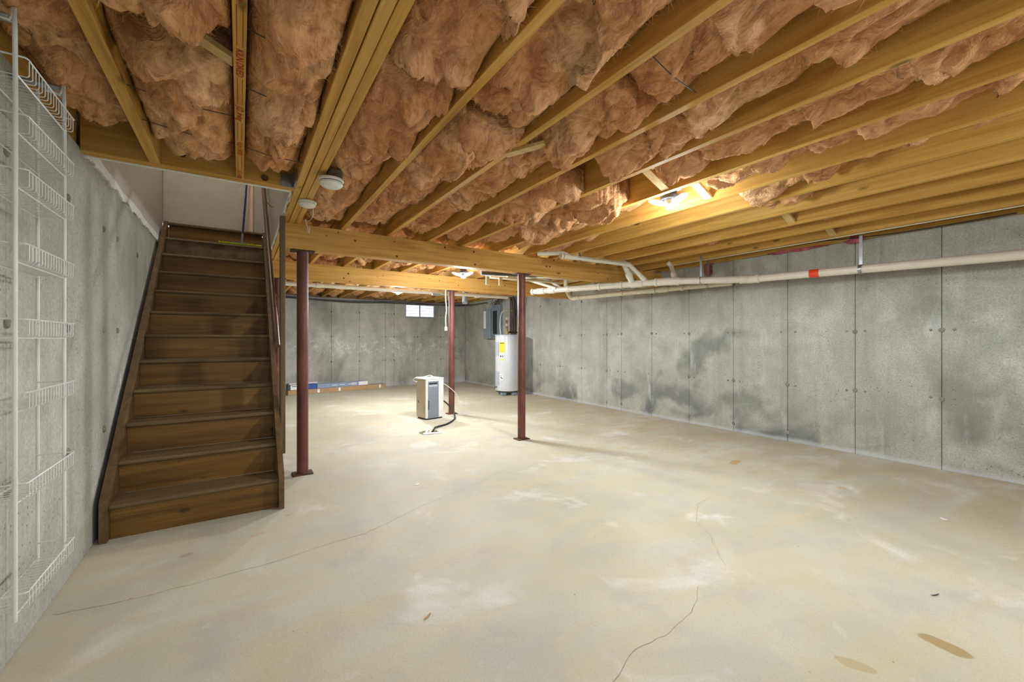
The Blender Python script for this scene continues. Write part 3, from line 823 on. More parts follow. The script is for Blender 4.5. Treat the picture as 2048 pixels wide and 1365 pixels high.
sl = thing('stair_fill_lamp', 'unseen round fill lamp added on the ceiling above the stairs', 'lamp', (-0.2, 4.9, 4.62))  # out of view, added to brighten the dark stairwell
bm = bmesh.new(); lathe(bm, [(0.13, 0.05), (0.13, 0.078)], (-0.2, 4.9, 4.62), 24); finish(bm, 'base', M_GALV, sl, smooth='auto')
bm = bmesh.new(); lathe(bm, [(0.03, 0.0), (0.09, 0.015), (0.12, 0.05)], (-0.2, 4.9, 4.62), 24); finish(bm, 'glass_bowl', M_LED, sl, smooth='auto')
ld = bpy.data.lights.new('lamp_light', 'POINT'); ld.energy = STAIR_W; ld.color = (1.0, 0.9, 0.78); ld.shadow_soft_size = 0.1
lo_ = bpy.data.objects.new('lamp_light', ld); COL.objects.link(lo_); lo_.parent = sl; lo_.location = (0, 0, -0.12)

# smoke detectors
sd = thing('smoke_detector', 'white smoke detector on a round grey box beside the triple beam', 'smoke detector', (0.53, 2.86, 2.235))
c = (0.490, 2.87, 2.235)
bm = bmesh.new(); lathe(bm, [(0.05, 0.045), (0.05, 0.105)], (0.512, 2.88, 2.235), 24); finish(bm, 'round_box', M_BOXD, sd, smooth='auto')
bm = bmesh.new(); lathe(bm, [(0.072, 0.030), (0.076, 0.036), (0.074, 0.046), (0.05, 0.048)], c, 32); finish(bm, 'mounting_plate', M_WHITE, sd, smooth='auto')
bm = bmesh.new(); lathe(bm, [(0.060, 0.022), (0.060, 0.031)], c, 32); finish(bm, 'vent_ring', M_GREYP, sd, smooth='auto')
bm = bmesh.new(); lathe(bm, [(0.030, -0.008), (0.058, 0.0), (0.070, 0.012), (0.070, 0.023), (0.05, 0.026)], c, 32); finish(bm, 'cover', M_WHITE, sd, smooth='auto')
bm = bmesh.new(); lathe(bm, [(0.008, -0.008), (0.011, -0.004), (0.011, 0.002)], (c[0]+0.025, c[1]-0.02, c[2]), 14); finish(bm, 'test_button', M_PVC, sd)
sd2 = thing('smoke_detector', 'pale detector with loose wire on the underside of the triple beam', 'smoke detector', (0.425, 3.49, 2.26))
c = (0.43, 3.50, 2.262)
bm = bmesh.new(); lathe(bm, [(0.058, 0.026), (0.066, 0.032), (0.064, 0.042), (0.04, 0.0435)], c, 30); finish(bm, 'mounting_plate', M_GREENP, sd2, smooth='auto')
bm = bmesh.new(); lathe(bm, [(0.028, -0.004), (0.052, 0.006), (0.060, 0.018), (0.058, 0.027)], c, 30); finish(bm, 'cover', M_WHITE, sd2, smooth='auto')
bm = bmesh.new(); lathe(bm, [(0.004, -0.003), (0.005, 0.002), (0.005, 0.006)], (c[0]+0.022, c[1]-0.02, c[2]), 10); finish(bm, 'indicator', M_DARKG, sd2)
bm = bmesh.new(); tube(bm, smooth_path([(0.474, 3.53, 2.27), (0.485, 3.62, 2.235), (0.47, 3.75, 2.22), (0.455, 3.83, 2.25), (0.475, 3.86, 2.20), (0.485, 3.86, 2.15), (0.49, 3.85, 2.20)], 6), 0.0022, 6)
finish(bm, 'loose_wire', M_WHITE, sd2)

# ================================================================== PIPES
def coupling(parent, p, d, r, L=0.07, mat=None):
    p = Vector(p); d = Vector(d).normalized()
    finish(T([p-d*L/2, p+d*L/2], r, 18), 'coupling', mat or M_PVC, parent, smooth='auto')
PR = 0.043
dp = thing('drain_pipe', 'large white drain pipe slung along the right wall', 'pipe', (4.9, 3.2, 2.0))
E0 = Vector((5.40, -2.55, 1.90)); E1 = Vector((5.21, 2.64, 1.99)); E2 = Vector((4.66, 3.42, 2.01)); E3 = Vector((3.94, 5.40, 2.022))
E0 = Vector((5.47, -2.55, 1.87))
finish(T([E0, E1], PR, 20), 'pipe_run', M_PVC, dp, smooth='auto')
finish(T([E1, E2], PR, 20), 'pipe_run', M_PVC, dp, smooth='auto')
finish(T([E2, E3], PR, 20), 'pipe_run', M_PVC, dp, smooth='auto')
finish(T(smooth_path([E1-(E1-E0).normalized()*0.10, E1, E1+(E2-E1).normalized()*0.10], 6), PR+0.007, 20), 'elbow', M_PVC, dp, smooth='auto')
d12 = (E2-E1).normalized(); d23 = (E3-E2).normalized(); d01 = (E1-E0).normalized()
coupling(dp, E1 - d01*0.09, d01, PR+0.011, 0.03); coupling(dp, E1 + d12*0.10, d12, PR+0.011, 0.03)
finish(T(smooth_path([E2-d12*0.12, E2, E2+d23*0.12], 6), PR+0.007, 20), 'elbow', M_PVC, dp, smooth='auto')
coupling(dp, E2 - d12*0.13, d12, PR+0.011, 0.03); coupling(dp, E2 + d23*0.14, d23, PR+0.011, 0.03)
for s, L in ((0.40, 0.16), (0.62, 0.02), (0.95, 0.03), (1.45, 0.03), (1.75, 0.12), (1.95, 0.14)):
    coupling(dp, E2 + d23*s, d23, PR+0.008, L)
finish(T([E3 - d23*0.22, E3 - d23*0.17], PR+0.009, 20), 'coupling', M_PVC, dp, smooth='auto')
finish(T([E3 - d23*0.02, E3 + d23*0.015], PR+0.010, 20), 'end_cap', M_PVC, dp, smooth='auto')
finish(T([Vector((5.30, 2.05, 1.983)), Vector((5.305, 1.93, 1.981))], PR+0.0012, 20), 'orange_band', M_TAPE, dp, smooth='auto')
ob = bpy.data.objects['orange_band']
def on_main(y):
    s = (y-E0.y)/(E1.y-E0.y); return E0 + (E1-E0)*s
bpy.data.objects.remove(ob)
finish(T([on_main(2.02), on_main(1.93)], PR+0.0015, 20), 'orange_band', M_TAPE, dp, smooth='auto')
# branches dropping into the main from the joists
def branch(pts, r, mat=None, fit=True):
    finish(T(smooth_path(pts, 5), r, 16), 'branch_pipe', mat or M_PVC, dp, smooth='auto')
    if fit:
        a, b = Vector(pts[-2]), Vector(pts[-1]); coupling(dp, a*0.45+b*0.55, b-a, r+0.007, 0.07)
mA = E2 + d23*0.45; mB = E2 + d23*0.22; mC = E2 - d12*0.10; mD = E2 - d12*0.32
branch([(4.33, 3.86, 2.29), (4.38, 3.87, 2.25), mA + Vector((-0.03, 0, 0.02))], 0.040)
branch([(4.68, 4.10, 2.29), (4.72, 3.98, 2.20), mB], 0.026)
branch([(4.86, 3.55, 2.30), (4.87, 3.50, 2.22), mC], 0.028)
e = E2 + d23*1.75
branch([(3.35, 5.25, 2.19), (3.78, 5.30, 2.19), (3.92, 5.32, 2.17), e + Vector((0, -0.1, 0.02))], 0.022, fit=False)
branch([(3.40, 5.05, 2.20), (3.98, 5.08, 2.19), (4.12, 5.12, 2.15), E2 + d23*1.55], 0.022, fit=False)
branch([(3.05, 5.35, 2.21), (3.5, 5.3, 2.21), (3.9, 4.95, 2.20), (4.45, 4.9, 2.19)], 0.024, fit=False)
# printed line of small marks along the run
bm = bmesh.new(); rp = random.Random(4)
for k in range(26):
    p = E2 + d23*(0.7+k*0.028); u, w = frame_of(d23)
    side = Vector((-d23.y, d23.x, 0)).normalized()
    if side.y > 0: side = -side
    q = p + side*(PR+0.0005)
    strip(bm, q, q + d23*rp.uniform(0.006, 0.018), 0.006, 0.0012, up=(0, 0, 1))
finish(bm, 'pipe_print', M_PRINT, dp)
# small supply of the washing waste: thinner pipe over the girder
wp = thing('waste_pipe', 'thin white pipe running in front of the near girder', 'pipe', (3.7, 3.76, 2.25))
finish(T([(3.19, 3.76, 2.235), (4.30, 3.78, 2.255)], 0.027, 16), 'pipe_run', M_PVC, wp, smooth='auto')
finish(T(smooth_path([(4.30, 3.78, 2.255), (4.36, 3.77, 2.24), (4.55, 3.68, 2.05)], 6), 0.027, 16), 'elbow', M_PVC, wp, smooth='auto')
finish(T([(4.49, 3.71, 2.11), (4.54, 3.685, 2.06)], 0.033, 16), 'coupling', M_PVC, wp, smooth='auto')
finish(T(smooth_path([(3.28, 3.76, 2.245), (3.22, 3.82, 2.285), (3.14, 3.92, 2.292), (3.0, 4.02, 2.29)], 6), 0.026, 16), 'elbow', M_PVC, wp, smooth='auto')
finish(T([(3.17, 3.76, 2.235), (3.145, 3.76, 2.235)], 0.033, 16), 'end_plug', M_PVC, wp, smooth='auto')
finish(T([(4.26, 3.779, 2.254), (4.33, 3.78, 2.254)], 0.032, 16), 'coupling', M_PVC, wp, smooth='auto')
bm = bmesh.new()
for k in range(40):
    x = 3.40 + k*0.021
    strip(bm, (x, 3.735, 2.238+k*0.0004+0.004), (x+rp.uniform(0.006, 0.015), 3.735, 2.242+k*0.0004), 0.006, 0.0012, up=(0, 0, 1))
finish(bm, 'pipe_print', M_PRINT, wp)
# second cream pipe behind
cp = thing('drain_pipe', 'cream drain pipe running behind and below the large white one', 'pipe', (5.0, 4.2, 1.97))
F0 = Vector((4.86, 5.45, 1.975)); F1 = Vector((5.36, 2.95, 1.995)); dF = (F1-F0).normalized()
finish(T([F0, F1], 0.038, 18), 'pipe_run', M_PVC2, cp, smooth='auto')
finish(T(smooth_path([F0 + dF*0.06, F0 - dF*0.02, F0 + Vector((-0.05, 0.06, 0.05)), F0 + Vector((-0.09, 0.10, 0.20)), F0 + Vector((-0.09, 0.10, 0.33))], 5), 0.040, 18), 'elbow', M_PVC2, cp, smooth='auto')
for s, L in ((0.10, 0.03), (0.95, 0.03), (1.45, 0.10), (1.62, 0.16), (1.9, 0.03)):
    coupling(cp, F0 + dF*s, dF, 0.045, L, M_PVC2)
# strap hangers
def hanger(p, ztop, lab, r=PR):
    h = thing('pipe_hanger', lab, 'hanger', (p[0], p[1], p[2]-r), 'strap hangers on the drain pipes')
    x, y, z = p
    finish(B((x-0.003, y-0.014, z+r+0.002), (x+0.003, y+0.014, ztop)), 'strap', M_GALV, h)
    bm = bmesh.new(); seg = 20
    rings = []
    for k in range(seg):
        a = 2*math.pi*k/seg
        rings.append([bm.verts.new((x+rr*math.cos(a), y+dy, z+rr*math.sin(a))) for rr, dy in ((r+0.002, -0.014), (r+0.005, -0.014), (r+0.005, 0.014), (r+0.002, 0.014))])
    for k in range(seg):
        a, b = rings[k], rings[(k+1) % seg]
        for i in range(4): bm.faces.new((a[i], b[i], b[(i+1) % 4], a[(i+1) % 4]))
    finish(bm, 'loop', M_GALV, h, smooth='auto')
hp = on_main(1.58); hanger(hp, 2.335, 'shiny strap hanger on the drain pipe, right of the orange band')
pm = E1 + d12*0.55; hanger(pm, 2.31, 'strap hanger on the drain pipe left of the orange band')
pf = F0 + dF*2.25; hanger(pf, 2.34, 'strap hanger on the cream pipe close to the wall', 0.038)
hanger((3.45, 3.765, 2.241), 2.31, 'short strap hanger on the thin pipe over the girder', 0.027)
# white pipe behind the far girder, dark flue and cables
bp = thing('waste_pipe', 'long white pipe hung just behind the far girder', 'pipe', (2.3, 7.2, 2.115))
finish(T([(-0.6, 7.2, 2.112), (4.6, 7.2, 2.122)], 0.035, 16), 'pipe_run', M_PVC, bp, smooth='auto')
for x in (1.05, 3.05, 3.9): finish(T([(x-0.04, 7.2, 2.117), (x+0.04, 7.2, 2.117)], 0.042, 16), 'coupling', M_PVC, bp, smooth='auto')
for x in (1.05, 2.1): finish(B((x-0.004, 7.17, 2.15), (x+0.004, 7.23, ZJ)), 'hanger_strap', M_GALV, bp)
o = finish(B((2.95, 7.14, 2.07), (3.10, 7.20, 2.10)), 'cable_box', M_CABLEG, origin=(3.0, 7.17, 2.07)); tag(o, 'small grey box under the white pipe beside the far lamp', 'box')
o = finish(T([(3.78, 7.5, 1.99), (3.86, 7.62, 2.33)], 0.055, 18), 'vent_pipe', M_CABLEG, origin=(3.78, 7.5, 1.99), smooth='auto')
tag(o, 'short grey tilted vent pipe by the rusty post', 'pipe')
o = finish(T([(2.78, 5.02, 2.17), (4.3, 4.62, 2.20)], 0.030, 14), 'black_pipe', M_DARKG, origin=(3.3, 4.9, 2.17), smooth='auto')
tag(o, 'black pipe just behind the near girder beside the lamp', 'pipe')
o = finish(T([(3.0, 5.15, 2.15), (4.2, 5.0, 2.14)], 0.018, 12), 'thin_pipe', M_PVC2, origin=(3.3, 5.1, 2.15), smooth='auto')
tag(o, 'thin cream pipe under the black pipe behind the near girder', 'pipe')
for x, m, lab in ((2.86, M_SLIP, 'clear sleeve'), (3.07, M_SLIP, 'second clear sleeve')):
    o = finish(B((x, 5.02, 2.02), (x+0.06, 5.03, 2.14)), 'hanging_tag', m, origin=(x, 5.02, 2.02), bevel=0.002)
    tag(o, 'pale tag hanging under the black pipe, ' + ('nearest the lamp' if x < 3 else 'farther from the lamp'), 'tag')
def cable(name, pts, r, mat, lab, cat='cable', group=None):
    o = finish(T(smooth_path(pts, 7), r, 7), name, mat, origin=pts[0], smooth='auto'); return tag(o, lab, cat, group)
cable('cable', [(-0.5, 10.9, 2.27), (0.9, 10.9, 2.27), (2.2, 10.9, 2.23), (3.4, 10.9, 2.26), (4.6, 10.9, 2.25), (5.4, 10.6, 2.26)], 0.028, M_CABLEG, 'thick grey cable sagging along the top of the back wall')
cable('cable', [(-0.5, 10.8, 2.23), (1.1, 10.8, 2.22), (2.3, 10.8, 2.18), (3.2, 10.8, 2.21), (4.5, 10.8, 2.22), (5.4, 10.2, 2.22)], 0.014, M_CABLE, 'dark cable sagging below the grey one on the back wall')
cable('cable', [(0.5, 10.7, 2.26), (2.0, 10.7, 2.20), (3.6, 10.7, 2.24), (5.0, 10.5, 2.19), (5.5, 9.6, 2.24)], 0.012, M_CABLE, 'dark cable crossing above the basement window')
cable('cable', [(2.0, 4.75, 2.29), (2.3, 4.9, 2.27), (2.6, 5.2, 2.30)], 0.006, M_BLUE, 'blue cable leading to the lamp between the girders')
cable('cable', [(5.13, 0.2, 2.302), (5.135, 1.6, 2.302), (5.13, 2.6, 2.302), (5.12, 3.7, 2.302)], 0.006, M_PVC2, 'thin pale cable stapled under the last joist')
cable('cable', [(5.54, 0.6, 2.33), (5.50, 1.4, 2.32), (5.48, 2.0, 2.36), (5.49, 2.6, 2.38)], 0.006, M_CABLE, 'thin black cable along the rim joist on the right')
cable('extension_cord', [(2.84, 6.33, 2.075), (2.835, 6.32, 1.95), (2.85, 6.32, 1.75), (2.835, 6.32, 1.6), (2.84, 6.32, 1.46)], 0.008, M_WHITE, 'white cord hanging beside the rusty post')
o = bpy.data.objects['extension_cord']
finish(B((2.82, 6.305, 1.40), (2.86, 6.335, 1.465)), 'socket_end', M_WHITE, o, bevel=0.004)
finish(B((2.822, 6.307, 1.375), (2.858, 6.333, 1.40)), 'plug', M_DARKG, o, bevel=0.003)

# ================================================================== WATER HEATER
HX, HY, HR = 5.12, 8.0, 0.28
wh = thing('water_heater', 'white cylindrical water heater with a yellow sticker', 'water heater', (HX, HY, 0))
bm = bmesh.new(); lathe(bm, [(HR-0.02, 0.09), (HR, 0.105), (HR, 1.335), (HR-0.005, 1.35)], (HX, HY, 0), 48); finish(bm, 'tank', M_TANK, wh, smooth='auto')
bm = bmesh.new(); lathe(bm, [(HR+0.004, 1.335), (HR+0.004, 1.36), (HR-0.03, 1.368)], (HX, HY, 0), 48); finish(bm, 'top_cap', M_TANKP, wh, smooth='auto')
bm = bmesh.new(); lathe(bm, [(HR-0.03, 0.07), (HR-0.012, 0.09)], (HX, HY, 0), 40); finish(bm, 'bottom_rim', M_DARKG, wh, smooth='auto')
FA = math.atan2(-HY, -HX)          # direction from tank to the viewer's side
def patch(name, a0, a1, z0, z1, mat, off=0.004, parent=None):
    bm = bmesh.new(); n = 6; A, Bv = [], []
    for k in range(n+1):
        a = FA + a0 + (a1-a0)*k/n
        for rr, L in ((HR+0.0005, A), (HR+off, Bv)):
            L.append([bm.verts.new((HX+rr*math.cos(a), HY+rr*math.sin(a), z)) for z in (z0, z1)])
    for k in range(n):
        bm.faces.new((Bv[k][0], Bv[k+1][0], Bv[k+1][1], Bv[k][1])); bm.faces.new((A[k][1], A[k+1][1], A[k+1][0], A[k][0]))
        bm.faces.new((A[k][0], A[k+1][0], Bv[k+1][0], Bv[k][0])); bm.faces.new((A[k][1], Bv[k][1], Bv[k+1][1], A[k+1][1]))
    bm.faces.new((A[0][0], Bv[0][0], Bv[0][1], A[0][1])); bm.faces.new((A[n][0], A[n][1], Bv[n][1], Bv[n][0]))
    return finish(bm, name, mat, parent or wh)
patch('access_panel', -1.22, -0.74, 0.88, 1.20, M_TANKP, 0.010)
patch('access_panel', -1.22, -0.74, 0.24, 0.54, M_TANKP, 0.010)
lab_ = patch('energy_label', -0.68, -0.22, 0.965, 1.20, M_YEL, 0.002)
patch('label_print', -0.66, -0.26, 1.165, 1.182, M_INK, 0.003, lab_)
for z, a1 in ((1.13, -0.40), (1.08, -0.30), (1.055, -0.36), (1.02, -0.42), (0.985, -0.30)): patch('label_print', -0.65, a1, z, z+0.006, M_BRASS, 0.003, lab_)
wl = patch('warning_label', -0.66, -0.28, 0.82, 0.95, M_PAPER, 0.002)
patch('label_print', -0.62, -0.50, 0.86, 0.90, M_INK, 0.003, wl); patch('label_print', -0.42, -0.34, 0.86, 0.90, M_INK, 0.003, wl); patch('label_print', -0.60, -0.36, 0.925, 0.932, M_BLUE, 0.003, wl)
patch('small_label', -0.66, -0.28, 0.79, 0.812, M_YEL, 0.002)
wl = patch('warning_label', -0.66, -0.38, 0.35, 0.48, M_PAPER, 0.002)
patch('label_print', -0.62, -0.44, 0.445, 0.455, M_REDINK, 0.003, wl); patch('label_print', -0.58, -0.50, 0.39, 0.425, M_INK, 0.003, wl); patch('label_print', -0.50, -0.42, 0.375, 0.40, M_INK, 0.003, wl)
a = FA - 1.0
vx, vy = HX + HR*math.cos(a), HY + HR*math.sin(a)
finish(T([(vx, vy, 0.19), (vx+0.05*math.cos(a), vy+0.05*math.sin(a), 0.19), (vx+0.06*math.cos(a), vy+0.06*math.sin(a), 0.16)], 0.012, 10), 'drain_valve', M_DARKG, wh)
for k, (ax, ay) in enumerate(((-0.20, -0.14), (0.02, -0.24), (0.21, -0.05), (-0.05, 0.2))):
    finish(B((HX+ax-0.055, HY+ay-0.045, 0), (HX+ax+0.055, HY+ay+0.045, 0.069)), 'support_block', M_PANEL, wh, bevel=0.004)
finish(T([(HX-0.02, HY-0.02, 1.365), (HX-0.02, HY-0.02, 1.43), (HX-0.02, HY, 1.5)], 0.028, 12), 'brass_fitting', M_BRASS, wh)
finish(T(smooth_path([(HX-0.19, HY-0.02, 1.362), (HX-0.20, HY, 1.60), (HX-0.13, HY+0.05, 1.86), (HX, HY+0.05, 1.92), (HX+0.2, HY+0.1, 1.92)], 6), 0.008, 8), 'white_tube', M_WHITE, wh)
finish(T([(HX+0.08, HY, 1.40), (HX+0.08, HY, 2.20)], 0.016, 10), 'riser_pipe', M_DARKG, wh)
finish(T([(HX+0.04, HY, 1.42), (HX+0.30, HY-0.02, 1.42)], 0.020, 10), 'black_hose', M_BLACK, wh)
finish(T([(HX-0.02, HY, 1.49), (HX-0.02, HY+0.01, 1.72)], 0.022, 10), 'copper_riser', M_BROWN, wh)
for z in (1.56, 1.70): finish(B((HX-0.05, HY-0.035, z), (HX+0.01, HY-0.005, z+0.06)), 'tag_plate', M_CREAM, wh)
# electrical panel on the right wall
ep = thing('electrical_panel', 'grey electrical panel with its door open behind the water heater', 'electrical panel', (XR-0.06, 9.3, 1.25))
finish(B((XR-0.10, 9.02, 1.28), (XR-0.0005, 9.42, 2.15)), 'cabinet', M_PANEL, ep, bevel=0.004)
finish(B((XR-0.112, 9.05, 1.30), (XR-0.1005, 9.40, 2.13)), 'cover', M_PANELD, ep, bevel=0.003)
d = finish(B((XR-0.135, 9.43, 1.28), (XR-0.02, 9.80, 2.05)), 'door', M_PANEL, ep, bevel=0.004)
finish(B((XR-0.1365, 9.66, 1.55), (XR-0.1352, 9.78, 2.02)), 'paper_label', M_PAPER, d)
finish(B((XR-0.1145, 9.12, 1.40), (XR-0.1125, 9.33, 2.0)), 'breaker_strip', M_BLACK, ep)
bm = bmesh.new(); lathe(bm, [(0.055, 0), (0.055, 0.06), (0.04, 0.07)], (0, 0, 0), 16)
rc = random.Random(12)
for k in range(9):
    x = XR - 0.05 - rc.uniform(0, 0.12); y = 9.05 + k*0.045
    cable('cable', [(x, y, 2.15), (x - 0.02, y - rc.uniform(0, .1), 2.21), (x-0.08, y-0.25-rc.uniform(0, .3), 2.28 + rc.uniform(0, .05))], 0.008, M_BROWN if k % 2 else M_CABLE,
          f'short {"brown" if k % 2 else "black"} cable above the electrical panel, {ORD[8-k]} from the left', 'cable', 'cables above the electrical panel')
bm.free()
wb = thing('cable_bundle', 'thick brown cable bundle above the water heater', 'cable', (XR-0.07, 8.5, 1.4))
for k in range(9):
    y = 8.38 + (k % 5)*0.05 + rc.uniform(-.01, .01); x = XR-0.03-0.035*(k//5)
    finish(T(smooth_path([(x, y, 1.36), (x-0.01, y+rc.uniform(-.03, .03), 1.7), (x, y+rc.uniform(-.04, .04), 2.0), (x-0.04, y+rc.uniform(-.04, .04), 2.30)], 5), 0.014, 7), 'strand', M_BROWN if k % 3 else M_CABLE, wb, smooth='auto')
o = finish(B((XR-0.09, 7.95, 2.03), (XR-0.001, 8.12, 2.23)), 'junction_box', M_CREAM, origin=(XR-0.05, 8.03, 2.03), bevel=0.004)
tag(o, 'cream junction box on the wall above the water heater', 'junction box')

# ================================================================== DEHUMIDIFIER
DW, DD, DH = 0.325, 0.30, 0.645
dh = thing('dehumidifier', 'white upright dehumidifier with a grey front panel', 'dehumidifier', (2.545, 6.28, 0), rotz=math.radians(9))
def dpart(a, b, name, mat, parent=None, bev=0.0):
    return finish(B(a, b), name, mat, parent or dh, local=True, bevel=bev)
hx, hy = DW/2, DD/2
dpart((-hx+0.02, -hy+0.02, 0.001), (hx-0.02, hy-0.02, 0.024), 'base', M_BLACK)
dpart((-hx, -hy+0.03, 0.022), (hx, hy, DH-0.02), 'body', M_CREAM, None, 0.008)
fr = dpart((-hx, -hy, 0.022), (hx, -hy+0.0305, DH-0.02), 'front_shell', M_WHITE, None, 0.008)
tp = bmesh.new(); box(tp, (-hx-0.008, -hy-0.004, DH-0.0195), (hx+0.004, hy+0.006, DH)); finish(tp, 'lid', M_WHITE, dh, local=True, bevel=0.007)
gp = dpart((-hx+0.035, -hy-0.006, 0.028), (hx-0.095, -hy-0.0002, DH-0.045), 'grey_panel', M_GREYP, None, 0.003)
dpart((-hx+0.05, -hy-0.0085, DH-0.095), (hx-0.125, -hy-0.0062, DH-0.07), 'display', M_BLACK, gp)
dpart((-hx+0.05, -hy-0.0085, DH-0.13), (hx-0.125, -hy-0.0062, DH-0.10), 'button_strip', M_TANKP, gp)
dpart((-hx+0.036, -hy-0.0085, 0.16), (-hx+0.055, -hy-0.0062, 0.30), 'bucket_grip', M_DARKG, gp)
dpart((-hx-0.0015, -hy+0.05, 0.10), (-hx+0.0005, -hy+0.056, 0.24), 'water_window', M_DARKG)
dpart((-hx-0.0015, 0.06, 0.25), (-hx+0.0005, 0.10, 0.29), 'rating_label', M_GREYP)
dpart((hx-0.0005, 0.04, 0.14), (hx+0.006, 0.08, 0.18), 'drain_outlet', M_WHITE)
# black drain hose to the sump
o = finish(T(smooth_path([(2.70, 6.33, 0.27), (2.78, 6.30, 0.255), (2.88, 6.22, 0.14), (2.86, 6.02, 0.025), (2.72, 5.80, 0.014), (2.52, 5.60, 0.014), (2.35, 5.50, 0.018), (2.24, 5.37, 0.03), (2.19, 5.33, -0.03)], 8), 0.0125, 10), 'drain_hose', M_BLACK, origin=(2.8, 6.2, 0), smooth='auto')
tag(o, 'black hose curling from the dehumidifier to the floor sump', 'hose')
cable('power_cord', [(2.44, 6.36, 0.56), (2.30, 6.36, 0.60), (2.32, 6.30, 0.655), (2.46, 6.35, 0.652), (2.60, 6.40, 0.668), (2.72, 6.42, 0.60), (2.98, 6.34, 0.40), (3.09, 6.30, 0.20), (3.11, 6.27, 0.04), (3.12, 6.22, 0.006), (2.95, 6.20, 0.006), (2.75, 6.22, 0.006)], 0.0055, M_WHITE, 'thin white cord draped over the dehumidifier', 'cord')
cable('power_cord', [(1.95, 6.62, 0.44), (2.1, 6.55, 0.45), (2.22, 6.45, 0.47), (2.36, 6.34, 0.64)], 0.004, M_CABLEG, 'stiff grey cord sticking out left of the dehumidifier', 'cord')
bpy.data.objects.remove(bpy.data.objects['power_cord.001'])
# sump cover pieces
sc_ = thing('sump_cover', 'broken white cover pieces lying in the floor sump', 'sump cover', (SUMP[0], SUMP[1], 0))
bm = bmesh.new(); strip(bm, (2.02, 5.22, 0.006), (2.26, 5.17, 0.006), 0.07, 0.012, up=(0, 1, 0)); finish(bm, 'flat_piece', M_WHITE, sc_, bevel=0.002)
bm = bmesh.new(); strip(bm, (2.09, 5.30, -0.01), (2.17, 5.38, 0.075), 0.035, 0.012, up=(1, 0, 0)); finish(bm, 'upright_piece', M_WHITE, sc_, bevel=0.002)
bm = bmesh.new(); strip(bm, (2.13, 5.29, -0.01), (2.21, 5.35, 0.045), 0.03, 0.012, up=(1, 0, 0)); finish(bm, 'upright_piece', M_CREAM, sc_, bevel=0.002)

# ================================================================== CARTONS BY THE BACK WALL
ang = math.atan2(0.357, 2.27)
cb = thing('cardboard_box', 'long flat brown cardboard box on the floor by the back wall', 'box', (0.90, 10.49, 0), rotz=ang)
finish(B((0, 0, 0), (2.30, 0.24, 0.105)), 'carton', M_CARD, cb, local=True, bevel=0.004)
for x in (0.62, 1.10, 2.12): finish(B((x, -0.0015, 0.015), (x+0.05, -0.0003, 0.095)), 'tape_strip', M_PAPER, cb, local=True)
cb2 = thing('long_carton', 'long blue-grey carton lying on the brown cardboard box', 'box', (0.90, 10.49, 0.1065), rotz=ang)
finish(B((0.62, 0.02, 0), (1.83, 0.16, 0.105)), 'carton', M_BOXG, cb2, local=True, bevel=0.003)
finish(B((1.60, 0.0185, 0.012), (1.83, 0.0197, 0.10)), 'white_label', M_PAPER, cb2, local=True)
for x in (0.95, 1.13, 1.34): finish(B((x, 0.0185, 0.05), (x+0.13, 0.0197, 0.062)), 'print_line', M_PAPER, cb2, local=True)
finish(B((1.42, 0.0185, 0.03), (1.55, 0.0197, 0.085)), 'print_mark', M_TANK, cb2, local=True)
cb3 = thing('flooring_box', 'short dark box with white end label beside the stairs post', 'box', (0.90, 10.49, 0.1065), rotz=ang)
finish(B((0.0, 0.0, 0), (0.60, 0.20, 0.13)), 'carton', M_DARKG, cb3, local=True, bevel=0.003)
finish(B((0.05, -0.0013, 0.01), (0.24, -0.0003, 0.12)), 'end_label', M_PAPER, cb3, local=True)
finish(B((0.07, -0.0022, 0.085), (0.22, -0.0014, 0.10)), 'label_print', M_INK, cb3, local=True)
finish(B((0.40, -0.0013, 0.01), (0.60, -0.0003, 0.115)), 'blue_label', M_BLUE, cb3, local=True)
cb4 = thing('foam_sheet', 'white foam sheet lying on the short dark box', 'sheet', (0.90, 10.49, 0.238), rotz=ang)
finish(B((0.02, 0.005, 0), (0.62, 0.21, 0.028)), 'sheet', M_TANK, cb4, local=True, bevel=0.004)

